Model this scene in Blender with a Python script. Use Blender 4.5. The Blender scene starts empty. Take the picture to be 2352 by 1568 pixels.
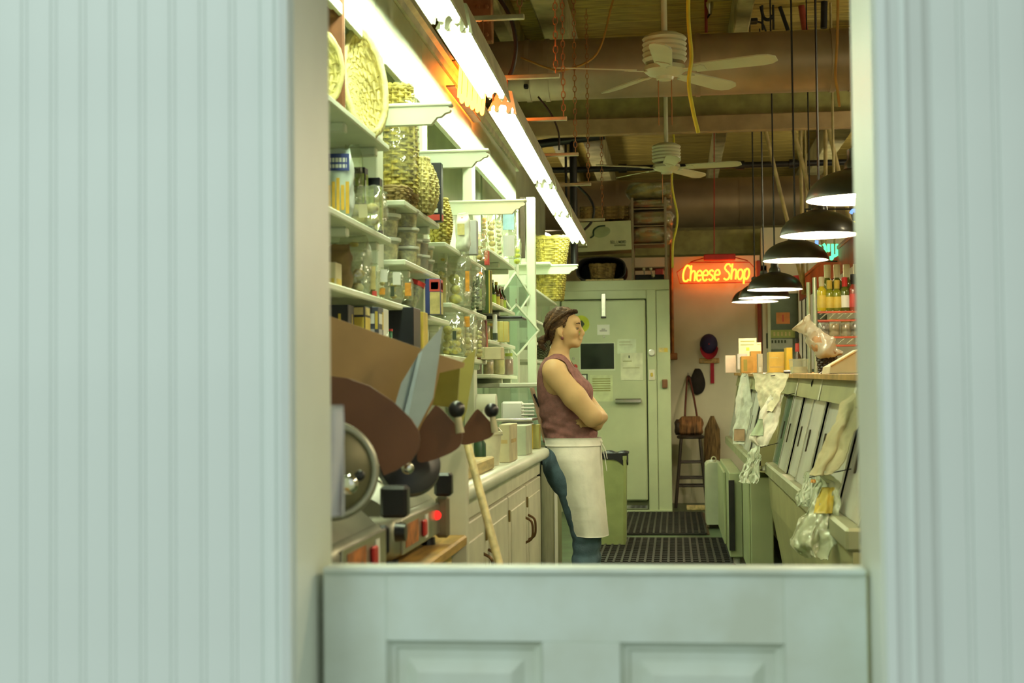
import bpy, bmesh, math, random
import numpy as np
from mathutils import Matrix, Vector
random.seed(7)
S = bpy.context.scene
C = bpy.context.scene.collection
PI = math.pi
def R(d): return math.radians(d)

# ------------------------------------------------------------------ camera
FPX, EYE = 3267.0, 1.22
cam_d = bpy.data.cameras.new('camera'); cam = bpy.data.objects.new('camera', cam_d); C.objects.link(cam)
cam_d.sensor_width = 36.0; cam_d.lens = FPX/2352*36; cam_d.clip_start = .05; cam_d.clip_end = 100
YAW, PITCH, ROLL = R(6.52), R(1.95), R(-.6)
RC = Matrix.Rotation(YAW, 3, 'Z') @ Matrix.Rotation(PI/2+PITCH, 3, 'X') @ Matrix.Rotation(ROLL, 3, 'Z')
for _ in range(8):      # aim so that the shop's long axis vanishes at pixel (1549, 890)
    v = RC.transposed() @ Vector((0, 1, 0)); px = 1176+FPX*v.x/-v.z; py = 784-FPX*v.y/-v.z
    YAW += (1549-px)/FPX; PITCH += (890-py)/FPX
    RC = Matrix.Rotation(YAW, 3, 'Z') @ Matrix.Rotation(PI/2+PITCH, 3, 'X') @ Matrix.Rotation(ROLL, 3, 'Z')
cam.matrix_world = Matrix.Translation((0, 0, EYE)) @ RC.to_4x4()
cam_d.dof.use_dof = True; cam_d.dof.focus_distance = 7.8; cam_d.dof.aperture_fstop = 4.5
S.camera = cam
def ray(px, py): return RC @ Vector(((px-1176)/FPX, (784-py)/FPX, -1))
def P(px, py, D):       # photo measurement -> point at depth D
    d = ray(px, py); t = D/d.y; return Vector((d.x*t, D, EYE+d.z*t))
def PX(px, py, X):
    d = ray(px, py); t = X/d.x; return Vector((X, d.y*t, EYE+d.z*t))
def PZ(px, py, z):
    d = ray(px, py); t = (z-EYE)/d.z; return Vector((d.x*t, d.y*t, z))

# ------------------------------------------------------------------ world, exposure
w = bpy.data.worlds.new('hall_light'); S.world = w; w.use_nodes = True
w.node_tree.nodes['Background'].inputs[0].default_value = (.74, .80, .75, 1)
w.node_tree.nodes['Background'].inputs[1].default_value = .80
vs = S.view_settings; vs.view_transform = 'Standard'; vs.look = 'None'; vs.exposure = 0; vs.gamma = 1; vs.use_curve_mapping = False
try:
    S.cycles.use_denoising = True; S.cycles.max_bounces = 7; S.cycles.transparent_max_bounces = 24
    S.cycles.sample_clamp_indirect = 6; S.cycles.caustics_reflective = False; S.cycles.caustics_refractive = False
except Exception: pass
# added unseen area light high behind the camera, brightening the wall's left side
ld = bpy.data.lights.new('added_hall_light', 'AREA'); ld.shape = 'RECTANGLE'; ld.size = 1.6; ld.size_y = .5; ld.energy = 56; ld.color = (.80, .98, .95)
lo = bpy.data.objects.new('added_hall_light', ld); C.objects.link(lo); lo.location = (-2.6, -1.2, 3.1)
lo.rotation_euler = (Vector((-.5, 2.1, 1.3))-lo.location).to_track_quat('-Z', 'Y').to_euler()

# ------------------------------------------------------------------ materials
MATS = {}
def mat(name, col, rough=.6, metal=0, var=.12, scale=9, bump=0, bscale=60, emit=None, estr=0, trans=0, alpha=None, col2=None, coat=0, stretch=None, spec=None):
    if name in MATS: return MATS[name]
    m = bpy.data.materials.new(name); m.use_nodes = True; nt = m.node_tree; N, L = nt.nodes, nt.links
    b = N['Principled BSDF']; b.inputs['Roughness'].default_value = rough; b.inputs['Metallic'].default_value = metal
    b.inputs['Base Color'].default_value = (*col, 1)
    if spec is not None: b.inputs['Specular IOR Level'].default_value = spec
    if coat: b.inputs['Coat Weight'].default_value = coat; b.inputs['Coat Roughness'].default_value = .15
    tc = N.new('ShaderNodeTexCoord'); vec = tc.outputs['Object']
    if stretch:
        mp = N.new('ShaderNodeMapping'); mp.inputs['Scale'].default_value = stretch; L.new(vec, mp.inputs[0]); vec = mp.outputs[0]
    if var or col2:
        n = N.new('ShaderNodeTexNoise'); n.inputs['Scale'].default_value = scale; n.inputs['Detail'].default_value = 4; L.new(vec, n.inputs['Vector'])
        mx = N.new('ShaderNodeMix'); mx.data_type = 'RGBA'
        c2 = col2 if col2 else tuple(max(0, c*(1-2*var)) for c in col)
        mx.inputs[6].default_value = (*col, 1) if col2 else (*[min(1, c*(1+var*.6)) for c in col], 1); mx.inputs[7].default_value = (*c2, 1)
        cr = N.new('ShaderNodeMapRange'); cr.inputs[1].default_value = .35; cr.inputs[2].default_value = .68
        L.new(n.outputs[0], cr.inputs[0]); L.new(cr.outputs[0], mx.inputs[0]); L.new(mx.outputs[2], b.inputs['Base Color'])
    if bump:
        n2 = N.new('ShaderNodeTexNoise'); n2.inputs['Scale'].default_value = bscale; n2.inputs['Detail'].default_value = 3; L.new(vec, n2.inputs['Vector'])
        bp = N.new('ShaderNodeBump'); bp.inputs['Strength'].default_value = bump; bp.inputs['Distance'].default_value = .01
        L.new(n2.outputs[0], bp.inputs['Height']); L.new(bp.outputs[0], b.inputs['Normal'])
    if emit: b.inputs['Emission Color'].default_value = (*emit, 1); b.inputs['Emission Strength'].default_value = estr
    if trans: b.inputs['Transmission Weight'].default_value = trans
    if alpha is not None: b.inputs['Alpha'].default_value = alpha
    MATS[name] = m; return m
def film(name, col, gloss=.3, opac=.15, rough=.12, bump=.6, bscale=25):     # cellophane, clear plastic, thin glass
    if name in MATS: return MATS[name]
    m = bpy.data.materials.new(name); m.use_nodes = True; nt = m.node_tree; N, L = nt.nodes, nt.links
    N.remove(N['Principled BSDF']); out = N['Material Output']
    t = N.new('ShaderNodeBsdfTransparent'); t.inputs[0].default_value = (*[.5+.5*c for c in col], 1)
    g = N.new('ShaderNodeBsdfGlossy'); g.inputs['Roughness'].default_value = rough; g.inputs[0].default_value = (.95, .97, .95, 1)
    d = N.new('ShaderNodeBsdfDiffuse'); d.inputs[0].default_value = (*col, 1)
    a = N.new('ShaderNodeMixShader'); a.inputs[0].default_value = gloss; L.new(t.outputs[0], a.inputs[1]); L.new(g.outputs[0], a.inputs[2])
    c = N.new('ShaderNodeMixShader'); c.inputs[0].default_value = opac; L.new(a.outputs[0], c.inputs[1]); L.new(d.outputs[0], c.inputs[2]); L.new(c.outputs[0], out.inputs[0])
    if bump:
        tc = N.new('ShaderNodeTexCoord'); n2 = N.new('ShaderNodeTexNoise'); n2.inputs['Scale'].default_value = bscale; L.new(tc.outputs['Object'], n2.inputs['Vector'])
        bp = N.new('ShaderNodeBump'); bp.inputs['Strength'].default_value = bump; bp.inputs['Distance'].default_value = .02; L.new(n2.outputs[0], bp.inputs['Height'])
        L.new(bp.outputs[0], g.inputs['Normal'])
    MATS[name] = m; return m
def glow(name, col, s):
    if name in MATS: return MATS[name]
    m = bpy.data.materials.new(name); m.use_nodes = True; N = m.node_tree.nodes; N.remove(N['Principled BSDF'])
    e = N.new('ShaderNodeEmission'); e.inputs[0].default_value = (*col, 1); e.inputs[1].default_value = s
    m.node_tree.links.new(e.outputs[0], N['Material Output'].inputs[0]); MATS[name] = m; return m
paint = mat('white_paint', (.76, .82, .66), .45, var=.05, scale=4)
jambp = mat('jamb_gloss_paint', (.76, .80, .68), .36, var=.04, scale=3)
wallp = mat('hall_wall_paint', (.73, .80, .75), .55, var=.03, scale=2)
doorp = mat('half_door_paint', (.70, .80, .72), .5, var=.05, scale=6, col2=(.58, .64, .52))
creamp = mat('cream_paint', (.74, .72, .58), .5, var=.08, scale=5)
greenw = mat('pale_green_enamel', (.62, .70, .52), .4, var=.08, scale=3)
coolerm = mat('cooler_enamel', (.50, .57, .36), .38, var=.07, scale=2.5, bump=.05, bscale=8)
shopwall = mat('shop_wall_cream', (.70, .67, .52), .7, var=.08, scale=1.6)
plankm = mat('ceiling_plank_wood', (.42, .32, .08), .75, var=.25, scale=6, stretch=(.6, 6, 6))
joistm = mat('joist_wood', (.46, .42, .22), .7, var=.2, scale=5)
olive = mat('olive_metal', (.40, .40, .24), .45, .25, var=.12, scale=3)
ductm = mat('duct_steel', (.42, .32, .22), .45, .5, var=.15, scale=2, bump=.08, bscale=5)
steel = mat('brushed_steel', (.62, .61, .55), .3, .9, var=.12, scale=20, stretch=(1, 30, 1))
chrome = mat('chrome', (.8, .8, .76), .12, 1, var=0)
black = mat('black_plastic', (.012, .012, .016), .35, var=.1)
blackm = mat('black_matte', (.015, .014, .014), .8, var=.2)
redp = mat('red_plastic', (.55, .03, .03), .4, var=.1)
floorm = mat('green_floor_paint', (.075, .115, .055), .4, var=.3, scale=3, bump=.1)
hallfloor = mat('hall_floor_concrete', (.35, .37, .34), .7, var=.15)
woodm = mat('honey_wood', (.50, .30, .08), .45, var=.25, scale=5, stretch=(8, 1, 8))
palewood = mat('pale_wood', (.62, .48, .22), .55, var=.2, scale=5, stretch=(8, 1, 8))
darkwood = mat('dark_wood', (.032, .019, .013), .45, var=.3, scale=6)
wickerm = mat('wicker_straw', (.58, .48, .11), .6, var=.3, scale=25, bump=.3, bscale=120)
wickerp = mat('pale_wicker', (.74, .66, .28), .6, var=.22, scale=25, bump=.3, bscale=120)
wickerd = mat('brown_wicker', (.36, .25, .09), .65, var=.3, scale=25, bump=.3, bscale=120)
clear = film('clear_film', (.85, .9, .75), .14, .07)
cello = film('crinkled_cellophane', (.9, .93, .80), .22, .09, .12, 1.0, 18)
glassm = film('pane_glass', (.55, .75, .62), .16, .10, .03, 0)
tubp = film('clear_tub_plastic', (.88, .92, .80), .10, .26, .2, 0)
cloth = mat('white_cotton', (.82, .80, .68), .9, var=.06, scale=12, bump=.25, bscale=35)
paper = mat('white_paper', (.80, .82, .70), .8, var=.04)
cardb = mat('cardboard', (.55, .40, .18), .8, var=.12)
orangecard = mat('yellow_carton', (.70, .48, .11), .7, var=.12)
ink = mat('dark_print', (.06, .08, .05), .8, var=.2)
redpaint = mat('dark_red_paint', (.26, .045, .025), .5, var=.2, scale=4)

# ------------------------------------------------------------------ mesh helpers
class MB:
    def __init__(s, M=None): s.v = []; s.f = []; s.M = M or Matrix()
    def add(s, vs, fs):
        o = len(s.v); s.v += [tuple(s.M @ Vector(v)) for v in vs]; s.f += [[i+o for i in f] for f in fs]; return s
    def box(s, x0, x1, y0, y1, z0, z1):
        return s.add([(x0,y0,z0),(x1,y0,z0),(x1,y1,z0),(x0,y1,z0),(x0,y0,z1),(x1,y0,z1),(x1,y1,z1),(x0,y1,z1)],
                     [(0,3,2,1),(4,5,6,7),(0,1,5,4),(1,2,6,5),(2,3,7,6),(3,0,4,7)])
    def cbox(s, x0, x1, y0, y1, z0, z1, c=.006):     # box with chamfered edges
        c = min(c, abs(x1-x0)*.45, abs(y1-y0)*.45, abs(z1-z0)*.45)
        bm = bmesh.new(); bmesh.ops.create_cube(bm, size=1)
        for v in bm.verts: v.co = ((x0+x1)/2+v.co.x*(x1-x0), (y0+y1)/2+v.co.y*(y1-y0), (z0+z1)/2+v.co.z*(z1-z0))
        bmesh.ops.bevel(bm, geom=bm.edges[:], offset=c, segments=1, affect='EDGES', profile=.5)
        bm.verts.index_update(); r = s.add([v.co[:] for v in bm.verts], [[v.index for v in f.verts] for f in bm.faces]); bm.free(); return r
    def tube(s, pts, r, n=8, cap=True, closed=False):
        pts = [Vector(p) for p in pts]; k = len(pts); rs = r if isinstance(r, (list, tuple)) else [r]*k
        vs = []; up = Vector((0, 0, 1)); prev = None
        for i, p in enumerate(pts):
            a = pts[(i-1) % k] if closed or i else p; b = pts[(i+1) % k] if closed or i < k-1 else p
            t = (b-a).normalized() if (b-a).length > 1e-9 else Vector((0, 0, 1))
            if prev is None: u = t.cross(up if abs(t.z) < .9 else Vector((1, 0, 0))).normalized()
            else:
                u = prev-t*prev.dot(t)
                u = u.normalized() if u.length > 1e-6 else t.cross(Vector((1, 0, 0))).normalized()
            prev = u; w = t.cross(u)
            vs += [p+(u*math.cos(2*PI*j/n)+w*math.sin(2*PI*j/n))*rs[i] for j in range(n)]
        fs = [(i*n+j, i*n+(j+1) % n, ((i+1) % k)*n+(j+1) % n, ((i+1) % k)*n+j) for i in range(k if closed else k-1) for j in range(n)]
        if cap and not closed: fs += [tuple(range(n))[::-1], tuple((k-1)*n+j for j in range(n))]
        return s.add(vs, fs)
    def lathe(s, prof, n=24, cx=0, cy=0, sx=1, sy=1, cap=True):
        vs = [(cx+r*sx*math.cos(2*PI*j/n), cy+r*sy*math.sin(2*PI*j/n), z) for r, z in prof for j in range(n)]
        fs = [(i*n+j, i*n+(j+1) % n, (i+1)*n+(j+1) % n, (i+1)*n+j) for i in range(len(prof)-1) for j in range(n)]
        if cap: fs += [tuple(range(n))[::-1], tuple((len(prof)-1)*n+j for j in range(n))]
        return s.add(vs, fs)
    def prism(s, poly, a, b, axis='y'):              # polygon extruded along an axis: 'x' (y,z), 'y' (x,z), 'z' (x,y)
        k = len(poly); mk = {'x': lambda p, t: (t, p[0], p[1]), 'y': lambda p, t: (p[0], t, p[1]), 'z': lambda p, t: (p[0], p[1], t)}[axis]
        vs = [mk(p, a) for p in poly]+[mk(p, b) for p in poly]
        return s.add(vs, [tuple(range(k)), tuple(range(2*k-1, k-1, -1))]+[(i, i+k, (i+1) % k+k, (i+1) % k) for i in range(k)])
    def loft(s, rings, cap=True, closed=True):
        n = len(rings[0]); vs = [p for r in rings for p in r]
        fs = [(i*n+j, i*n+(j+1) % n, (i+1)*n+(j+1) % n, (i+1)*n+j) for i in range(len(rings)-1) for j in range(n if closed else n-1)]
        if cap: fs += [tuple(range(n))[::-1], tuple((len(rings)-1)*n+j for j in range(n))]
        return s.add(vs, fs)
    def sheet(s, f, nu, nv, th=0):                   # surface f(u,v), optionally with a second skin th behind it
        g = [[Vector(f(i/nu, j/nv)) for j in range(nv+1)] for i in range(nu+1)]
        vs = [p for row in g for p in row]; q = lambda i, j: i*(nv+1)+j
        fs = [(q(i, j), q(i+1, j), q(i+1, j+1), q(i, j+1)) for i in range(nu) for j in range(nv)]
        if th:
            o = len(vs)
            for i in range(nu+1):
                for j in range(nv+1):
                    a = g[min(i+1, nu)][j]-g[max(i-1, 0)][j]; b = g[i][min(j+1, nv)]-g[i][max(j-1, 0)]
                    vs.append(g[i][j]-a.cross(b).normalized()*th)
            fs += [tuple(x+o for x in f)[::-1] for f in fs]
            edge = [q(i, 0) for i in range(nu+1)]+[q(nu, j) for j in range(1, nv+1)]+[q(i, nv) for i in range(nu-1, -1, -1)]+[q(0, j) for j in range(nv-1, 0, -1)]
            fs += [(edge[k], edge[(k+1) % len(edge)], edge[(k+1) % len(edge)]+o, edge[k]+o) for k in range(len(edge))]
        return s.add(vs, fs)
    def ball(s, c, r, n=12, m=8):
        r = r if isinstance(r, (list, tuple)) else (r, r, r)
        vs = [(c[0]+r[0]*math.sin(PI*i/m)*math.cos(2*PI*j/n), c[1]+r[1]*math.sin(PI*i/m)*math.sin(2*PI*j/n), c[2]-r[2]*math.cos(PI*i/m)) for i in range(1, m) for j in range(n)]
        fs = [(i*n+j, i*n+(j+1) % n, (i+1)*n+(j+1) % n, (i+1)*n+j) for i in range(m-2) for j in range(n)]
        vs += [(c[0], c[1], c[2]-r[2]), (c[0], c[1], c[2]+r[2])]; k = len(vs)
        fs += [(k-2, (j+1) % n, j) for j in range(n)]+[(k-1, (m-2)*n+j, (m-2)*n+(j+1) % n) for j in range(n)]
        return s.add(vs, fs)
from mathutils import noise as mnoise
def crumple(mb, amp, sc, seed=0):     # push every vertex about with smooth noise: creased film, cloth
    o = Vector((seed*3.1, seed*1.7, seed*.9))
    mb.v = [tuple(Vector(v)+mnoise.noise_vector(Vector(v)*sc+o)*amp+mnoise.noise_vector(Vector(v)*sc*2.7+o)*amp*.45) for v in mb.v]; return mb
ORG = {}
def obj(name, mb, material, parent=None, smooth=None, label=None):
    vs = np.array(mb.v, dtype=float)
    org = Vector(((vs[:, 0].min()+vs[:, 0].max())/2, (vs[:, 1].min()+vs[:, 1].max())/2, vs[:, 2].min()))
    me = bpy.data.meshes.new(name); me.from_pydata([tuple(r) for r in vs-np.array(org)], [], mb.f); me.update()
    o = bpy.data.objects.new(name, me); C.objects.link(o); ORG[o.name] = org
    if material: me.materials.append(material)
    if parent: o.parent = parent; o.location = org-ORG[parent.name]
    else: o.location = org
    if smooth is not None:
        me.polygons.foreach_set('use_smooth', [True]*len(me.polygons))
        if smooth < 170: me.set_sharp_from_angle(angle=R(smooth))
    if label: o['label'] = label
    return o
def tag(o, label, cat, group=None, kind=None):
    if label: o['label'] = label
    if cat: o['category'] = cat
    if group: o['group'] = group
    if kind: o['kind'] = kind
    return o
def thing(name, label, cat, loc, group=None):
    o = bpy.data.objects.new(name, None); C.objects.link(o); o.location = loc; o.empty_display_size = .05; ORG[o.name] = Vector(loc)
    return tag(o, label, cat, group)
def struct(name, mb, m, parent=None, smooth=None):
    o = obj(name, mb, m, parent, smooth)
    if not parent: o['kind'] = 'structure'
    return o
def dup(root, loc, rotz=None, label=None, group=None, scale=None):
    r = root.copy(); C.objects.link(r); r.location = loc
    if rotz is not None: r.rotation_euler = (0, 0, rotz)
    if scale: r.scale = (scale,)*3 if not isinstance(scale, tuple) else scale
    if label: r['label'] = label
    if group: r['group'] = group
    for ch in list(root.children):
        c = ch.copy(); C.objects.link(c); c.parent = r
        for g in ch.children:
            d = g.copy(); C.objects.link(d); d.parent = c
    return r
def setmat(root, part, m):      # a copy's own colour for one named part
    for ch in root.children:
        if ch.name.split('.')[0] == part:
            ch.data = ch.data.copy(); ch.data.materials[0] = m
def T(loc, rz=0, rx=0, ry=0): return Matrix.Translation(loc) @ Matrix.Rotation(rz, 4, 'Z') @ Matrix.Rotation(ry, 4, 'Y') @ Matrix.Rotation(rx, 4, 'X')
def text(name, body, size, M, material, parent=None, ext=.001, shear=0, bevel=0, sx=1):
    cu = bpy.data.curves.new(name, 'FONT'); cu.body = body; cu.size = size; cu.extrude = ext; cu.shear = shear; cu.align_x = 'CENTER'; cu.align_y = 'CENTER'
    t = bpy.data.objects.new('tmp', cu); C.objects.link(t); dg = bpy.context.evaluated_depsgraph_get(); dg.update()
    me = t.evaluated_get(dg).to_mesh(); mb = MB(M @ Matrix.Diagonal((sx, 1, 1, 1)))
    mb.add([v.co[:] for v in me.vertices], [list(p.vertices) for p in me.polygons]); bpy.data.objects.remove(t)
    return obj(name, mb, material, parent)
FACE = Matrix.Rotation(PI/2, 4, 'X')                                   # text plane standing up, facing the camera (-Y)
FACEX = Matrix.Rotation(PI/2, 4, 'Z') @ Matrix.Rotation(PI/2, 4, 'X')  # facing +X
# ================================================================== the setting
EW0, EW1 = 2.10, 2.30                                    # doorway wall, hall face and shop face
OXL, OXR = P(678, 700, EW0).x, P(2012, 700, EW0).x       # clear opening
OXLb, OXRb = OXL, OXR
ZO = 2.15
struct('floor', MB().box(-3, 4.6, EW1, 22, -.1, 0), floorm)
struct('floor_hall', MB().box(-6, 6, -5, EW1, -.1, -.001), hallfloor)
# -- doorway wall: backing + beaded boards, each board its own piece
wl = struct('wall_front', MB().box(-3.1, OXL-.02, EW0+.02, EW1, 0, 4.6).box(OXR+.02, 4.7, EW0+.02, EW1, 0, 4.6).box(OXL-.02, OXR+.02, EW0+.02, EW1, ZO, 4.6), wallp)
bead = [P(x, 700, EW0).x for x in range(-330, 610, 66)]
bw = bead[1]-bead[0]; edgeL = P(607, 700, EW0).x
def board_mb(x0, x1, half):
    # flat board with a bead and two quirks on its right edge
    prof = [(x0, EW0+.02), (x0, EW0+.005), (x0+.002, EW0+.004), (x1-.011, EW0+.004), (x1-.0100, EW0+.0058), (x1-.0092, EW0+.0058), (x1-.0082, EW0+.0045), (x1-.005, EW0+.0040), (x1-.0022, EW0+.0045), (x1-.0012, EW0+.0058), (x1, EW0+.0058), (x1, EW0+.02)]
    return MB().prism(prof, 0, 4.0, 'z')
x = edgeL-12*bw+.004
for k in range(12): obj('bead_board', board_mb(x+k*bw, x+(k+1)*bw, 0), wallp, wl, 30)
edgeR = P(2150, 700, EW0).x
for k in range(9): obj('bead_board', board_mb(edgeR+k*bw, edgeR+(k+1)*bw, 0), wallp, wl, 30)
# -- casings: stepped moulding on both sides and above
def casing(xa, xb, flip):
    w_ = xb-xa; pr = [(0, .02), (0, -.018), (.012, -.022), (.02, -.016), (w_*.42, -.014), (w_*.5, -.019), (w_*.6, -.012), (w_*.82, -.008), (w_*.9, .002), (w_, .004), (w_, .02)]
    pr = [(p[0] if flip else w_-p[0], p[1]) for p in pr]
    return MB().prism([(xa+p[0], EW0+p[1]) for p in pr], 0, ZO+.1, 'z')
struct('trim_1', casing(edgeL, OXL-.005, False), wallp, smooth=25)
struct('trim_2', casing(OXR+.005, edgeR, True), wallp, smooth=25)
struct('trim_3', MB().cbox(edgeL, edgeR, EW0-.018, EW0+.02, ZO+.1, ZO+.2), wallp)
# -- jambs (glossy) with the door stop on the left
jl = struct('door_jamb_left', MB().box(OXL-.02, OXL, EW0, EW1+.02, 0, ZO), jambp)
jr = struct('door_jamb_right', MB().box(OXR, OXR+.02, EW0, EW1+.03, 0, ZO), jambp)
struct('door_head', MB().box(OXL-.02, OXR+.02, EW0, EW1+.02, ZO, ZO+.02), jambp)
# -- half door, slightly in from the hall face
HD0 = 2.215; zt = P(1300, 1318, HD0).z
hd = tag(thing('door_1', 'pale painted half door with two raised panels closing the doorway', 'half door', ((OXL+OXR)/2, HD0, 0)), None, None, None, 'structure'); del hd['category']
xl, xr = OXL+.012, OXR-.006
pL0, pL1 = P(888, 1500, HD0).x, P(1245, 1500, HD0).x; pR0, pR1 = P(1425, 1500, HD0).x, P(1803, 1500, HD0).x
zp = P(1200, 1474, HD0).z; zb = .42
frame = [('stile', xl, pL0, .0, zt), ('stile', pR1, xr, .0, zt), ('rail', pL0, pR1, zp, zt), ('rail', pL0, pR1, .0, .16), ('rail', pL0, pR1, .36, zb), ('mullion', pL1, pR0, zb, zp), ('mullion', pL1, pR0, .16, .36)]
for n_, a, b_, c, d in frame: obj(n_, MB().cbox(a, b_, HD0, HD0+.035, c, d, .0012), doorp, hd)
for a, b_ in ((pL0, pL1), (pR0, pR1)):
    for c, d in ((zb, zp), (.16, .36)):
        def rr(i): return [(a+i, c+i), (b_-i, c+i), (b_-i, d-i), (a+i, d-i)]
        prof = [(0, .0), (.006, .011), (.012, .013), (.016, .018), (.030, .018), (.046, .007), (.050, .005)]
        m = MB().loft([[(p[0], HD0+y, p[1]) for p in rr(i)] for i, y in prof], cap=False)
        i, y = prof[-1]; m.add([(p[0], HD0+y, p[1]) for p in rr(i)], [(0, 1, 2, 3)]); m.box(a, b_, HD0+.024, HD0+.03, c, d)
        obj('raised_panel', m, doorp, hd)
obj('ledge', MB().cbox(xl, xr, HD0-.008, HD0+.045, zt, zt+.010, .003), doorp, hd)
obj('stop', MB().cbox(OXL, xl+.012, HD0+.036, HD0+.05, 0, zt), jambp, hd)
# -- shell of the shop
struct('wall_left', MB().box(-3.1, -3, EW1, 22, 0, 4.6), shopwall)
struct('wall_right', MB().box(4.6, 4.7, EW1, 22, 0, 4.6), shopwall)
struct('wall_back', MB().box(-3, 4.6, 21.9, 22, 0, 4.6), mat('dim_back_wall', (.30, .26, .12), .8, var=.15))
ZC = 4.25
ceil = struct('ceiling', MB().box(-3, 4.6, EW1, 22, ZC+.04, ZC+.1), mat('ceiling_backing', (.2, .17, .06), .9))
y = 4.0; k = 0
while y < 21.8:
    obj('plank', MB().cbox(-3, 4.6, y, y+.232, ZC-random.uniform(0, .012), ZC+.04, .006), plankm, ceil); y += .24
for xj, wj in ((-2.4, .16), (-1.28, .12), (-.88, .2), (.55, .12), (1.85, .2), (3.2, .16)):
    obj('joist', MB().cbox(xj-wj/2, xj+wj/2, 4, 21.8, ZC-.28, ZC-.014, .01), joistm, ceil)
# cross beam behind the big duct
obj('cross_beam', MB().cbox(-3, 4.6, 11.7, 11.95, 3.44, ZC-.29), mat('beam_olive', (.34, .32, .12), .7, var=.15), ceil)
obj('beam_flange', MB().cbox(-3, 4.6, 11.6, 11.68, P(1500, 306, 11.6).z, P(1500, 268, 11.6).z), mat('beam_flange_lit_pink', (.36, .25, .13), .7, var=.1), ceil)  # pinkish light on the flange is put into its base colour
# -- left partition: back panel, posts and fascia that carry the shelves
XB, XP, XF = -1.30, -1.05, -.98
wp = struct('wall_partition', MB().box(XB-.05, XB, 2.6, 9.62, 0, 2.74), greenw)
DP = [3.2, 5.0, 5.95, 7.45, 9.58]
wf = struct('trim_5', MB().prism([(XP-.26, 2.72), (XP+.01, 2.72), (XP+.015, 2.75), (XP+.035, 2.76), (XP+.035, 2.785), (XP-.26, 2.785)], 3.0, 9.7, 'y'), mat('cap_varnish', (.55, .50, .30), .45, var=.15))
for d in DP: obj('post', MB().cbox(XP-.055, XP, d, d+.11, .915 if d > 4 else 1.2, 2.46, .004), paint, wf)
for a, b_ in zip(DP[:-1], DP[1:]):
    obj('fascia_board', MB().cbox(XP-.03, XP-.002, a+.002, b_-.002, 2.44, 2.72, .004), paint, wf)
    obj('fascia_trim', MB().cbox(XP-.002, XP+.012, a+.11, b_-.002, 2.42, 2.46, .003), paint, wf)
a_, b2_ = P(1208, 500, 9.4).x, P(1228, 500, 9.4).x; obj('corner_post', MB().cbox(a_, b2_, 9.4, 9.46, .9, P(1215, 452, 9.4).z, .004), paint, wf)
a_, b2_ = P(1194, 500, 9.35).x, P(1204, 500, 9.35).x; obj('shadow_gap_strip', MB().cbox(a_, b2_, 9.35, 9.39, P(1200, 592, 9.35).z, P(1200, 452, 9.35).z, .002), mat('shadow_gap_dark', (.06, .04, .02), .7), wf)  # dark strip stands in for the shadow gap beside the corner post
# -- cooler wall and sign wall at the far end
YC = 14.1
cx0, cx1 = P(1180, 900, YC).x, P(1540, 900, YC).x; cz = P(1400, 644, YC).z
YS = 15.2
struct('wall_sign', MB().box(cx1-.6, P(1748, 800, YS).x, YS, YS+.12, 0, P(1650, 588, YS).z), shopwall)
struct('wall_rear', MB().box(-3, cx0, YC+.6, YC+.7, 0, ZC-.3), greenw)
struct('trim_4', MB().cbox(P(1741, 800, YS).x, P(1750, 800, YS).x, YS-.03, YS+.14, 0, P(1650, 600, YS).z), redpaint)
struct('wall_header', MB().cbox(-1.2, 4.6, 15.6, 15.8, P(1600, 584, 15.6).z, P(1600, 528, 15.6).z), mat('header_olive', (.36, .33, .13), .7, var=.15))
# ================================================================== lights that the shop has, plus two added pendants
tubem = glow('fluorescent_tube_glow', (.86, 1.0, .64), 60)
fixm = mat('fixture_enamel', (.60, .60, .46), .45, var=.12, scale=6)
reflm = mat('fixture_reflector', (.85, .88, .80), .5, var=.03)
ZF, XT = 2.60, -.835
def fixture(y0, y1, z0, z1, label, near=True):
    t = thing('fluorescent_fixture', label, 'ceiling light', (XT, (y0+y1)/2, (z0+z1)/2-.05), 'fluorescent fixtures over the left counter')
    L = y1-y0; M = Matrix.Translation((XT, y0, z0)) @ Matrix.Rotation(math.atan2(z1-z0, L), 4, 'X') @ Matrix.Rotation(R(9), 4, 'Y')
    obj('housing', MB(M).prism([(-.034, .105), (.034, .105), (.074, -.006), (.070, -.010), (.034, .088), (-.034, .088), (-.070, -.010), (-.074, -.006)], 0, L, 'y'), fixm, t)
    obj('reflector', MB(M).prism([(-.070, -.012), (-.034, .086), (.034, .086), (.070, -.012), (.067, -.012), (.032, .082), (-.032, .082), (-.067, -.012)], .004, L-.004, 'y'), reflm, t)
    for s in (-.030, .030):
        obj('tube', MB(M).tube([(s, .05, .018), (s, L-.05, .018)], .0165, 12), tubem, t, 60)
    for yy, d in ((0, -1), (L, 1)):
        pl = [(-.074, -.008), (-.034, .105), (.034, .105), (.074, -.008), (.056, -.008), (.056, .014), (.048, .024), (.040, .018), (.038, .0), (.030, -.010), (.022, 0), (.020, .018), (.012, .03), (-.012, .03), (-.020, .018), (-.022, 0), (-.030, -.010), (-.038, 0), (-.040, .018), (-.048, .024), (-.056, .014), (-.056, -.008)]
        obj('end_plate', MB(M).prism(pl, yy+d*.001, yy+d*.006, 'y'), fixm, t)
        for s in (-.030, .030): obj('lamp_holder', MB(M).cbox(s-.012, s+.012, yy-d*.04 if d > 0 else yy, yy if d > 0 else yy+.04, -.004, .05, .004), fixm, t)
    return t
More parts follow.
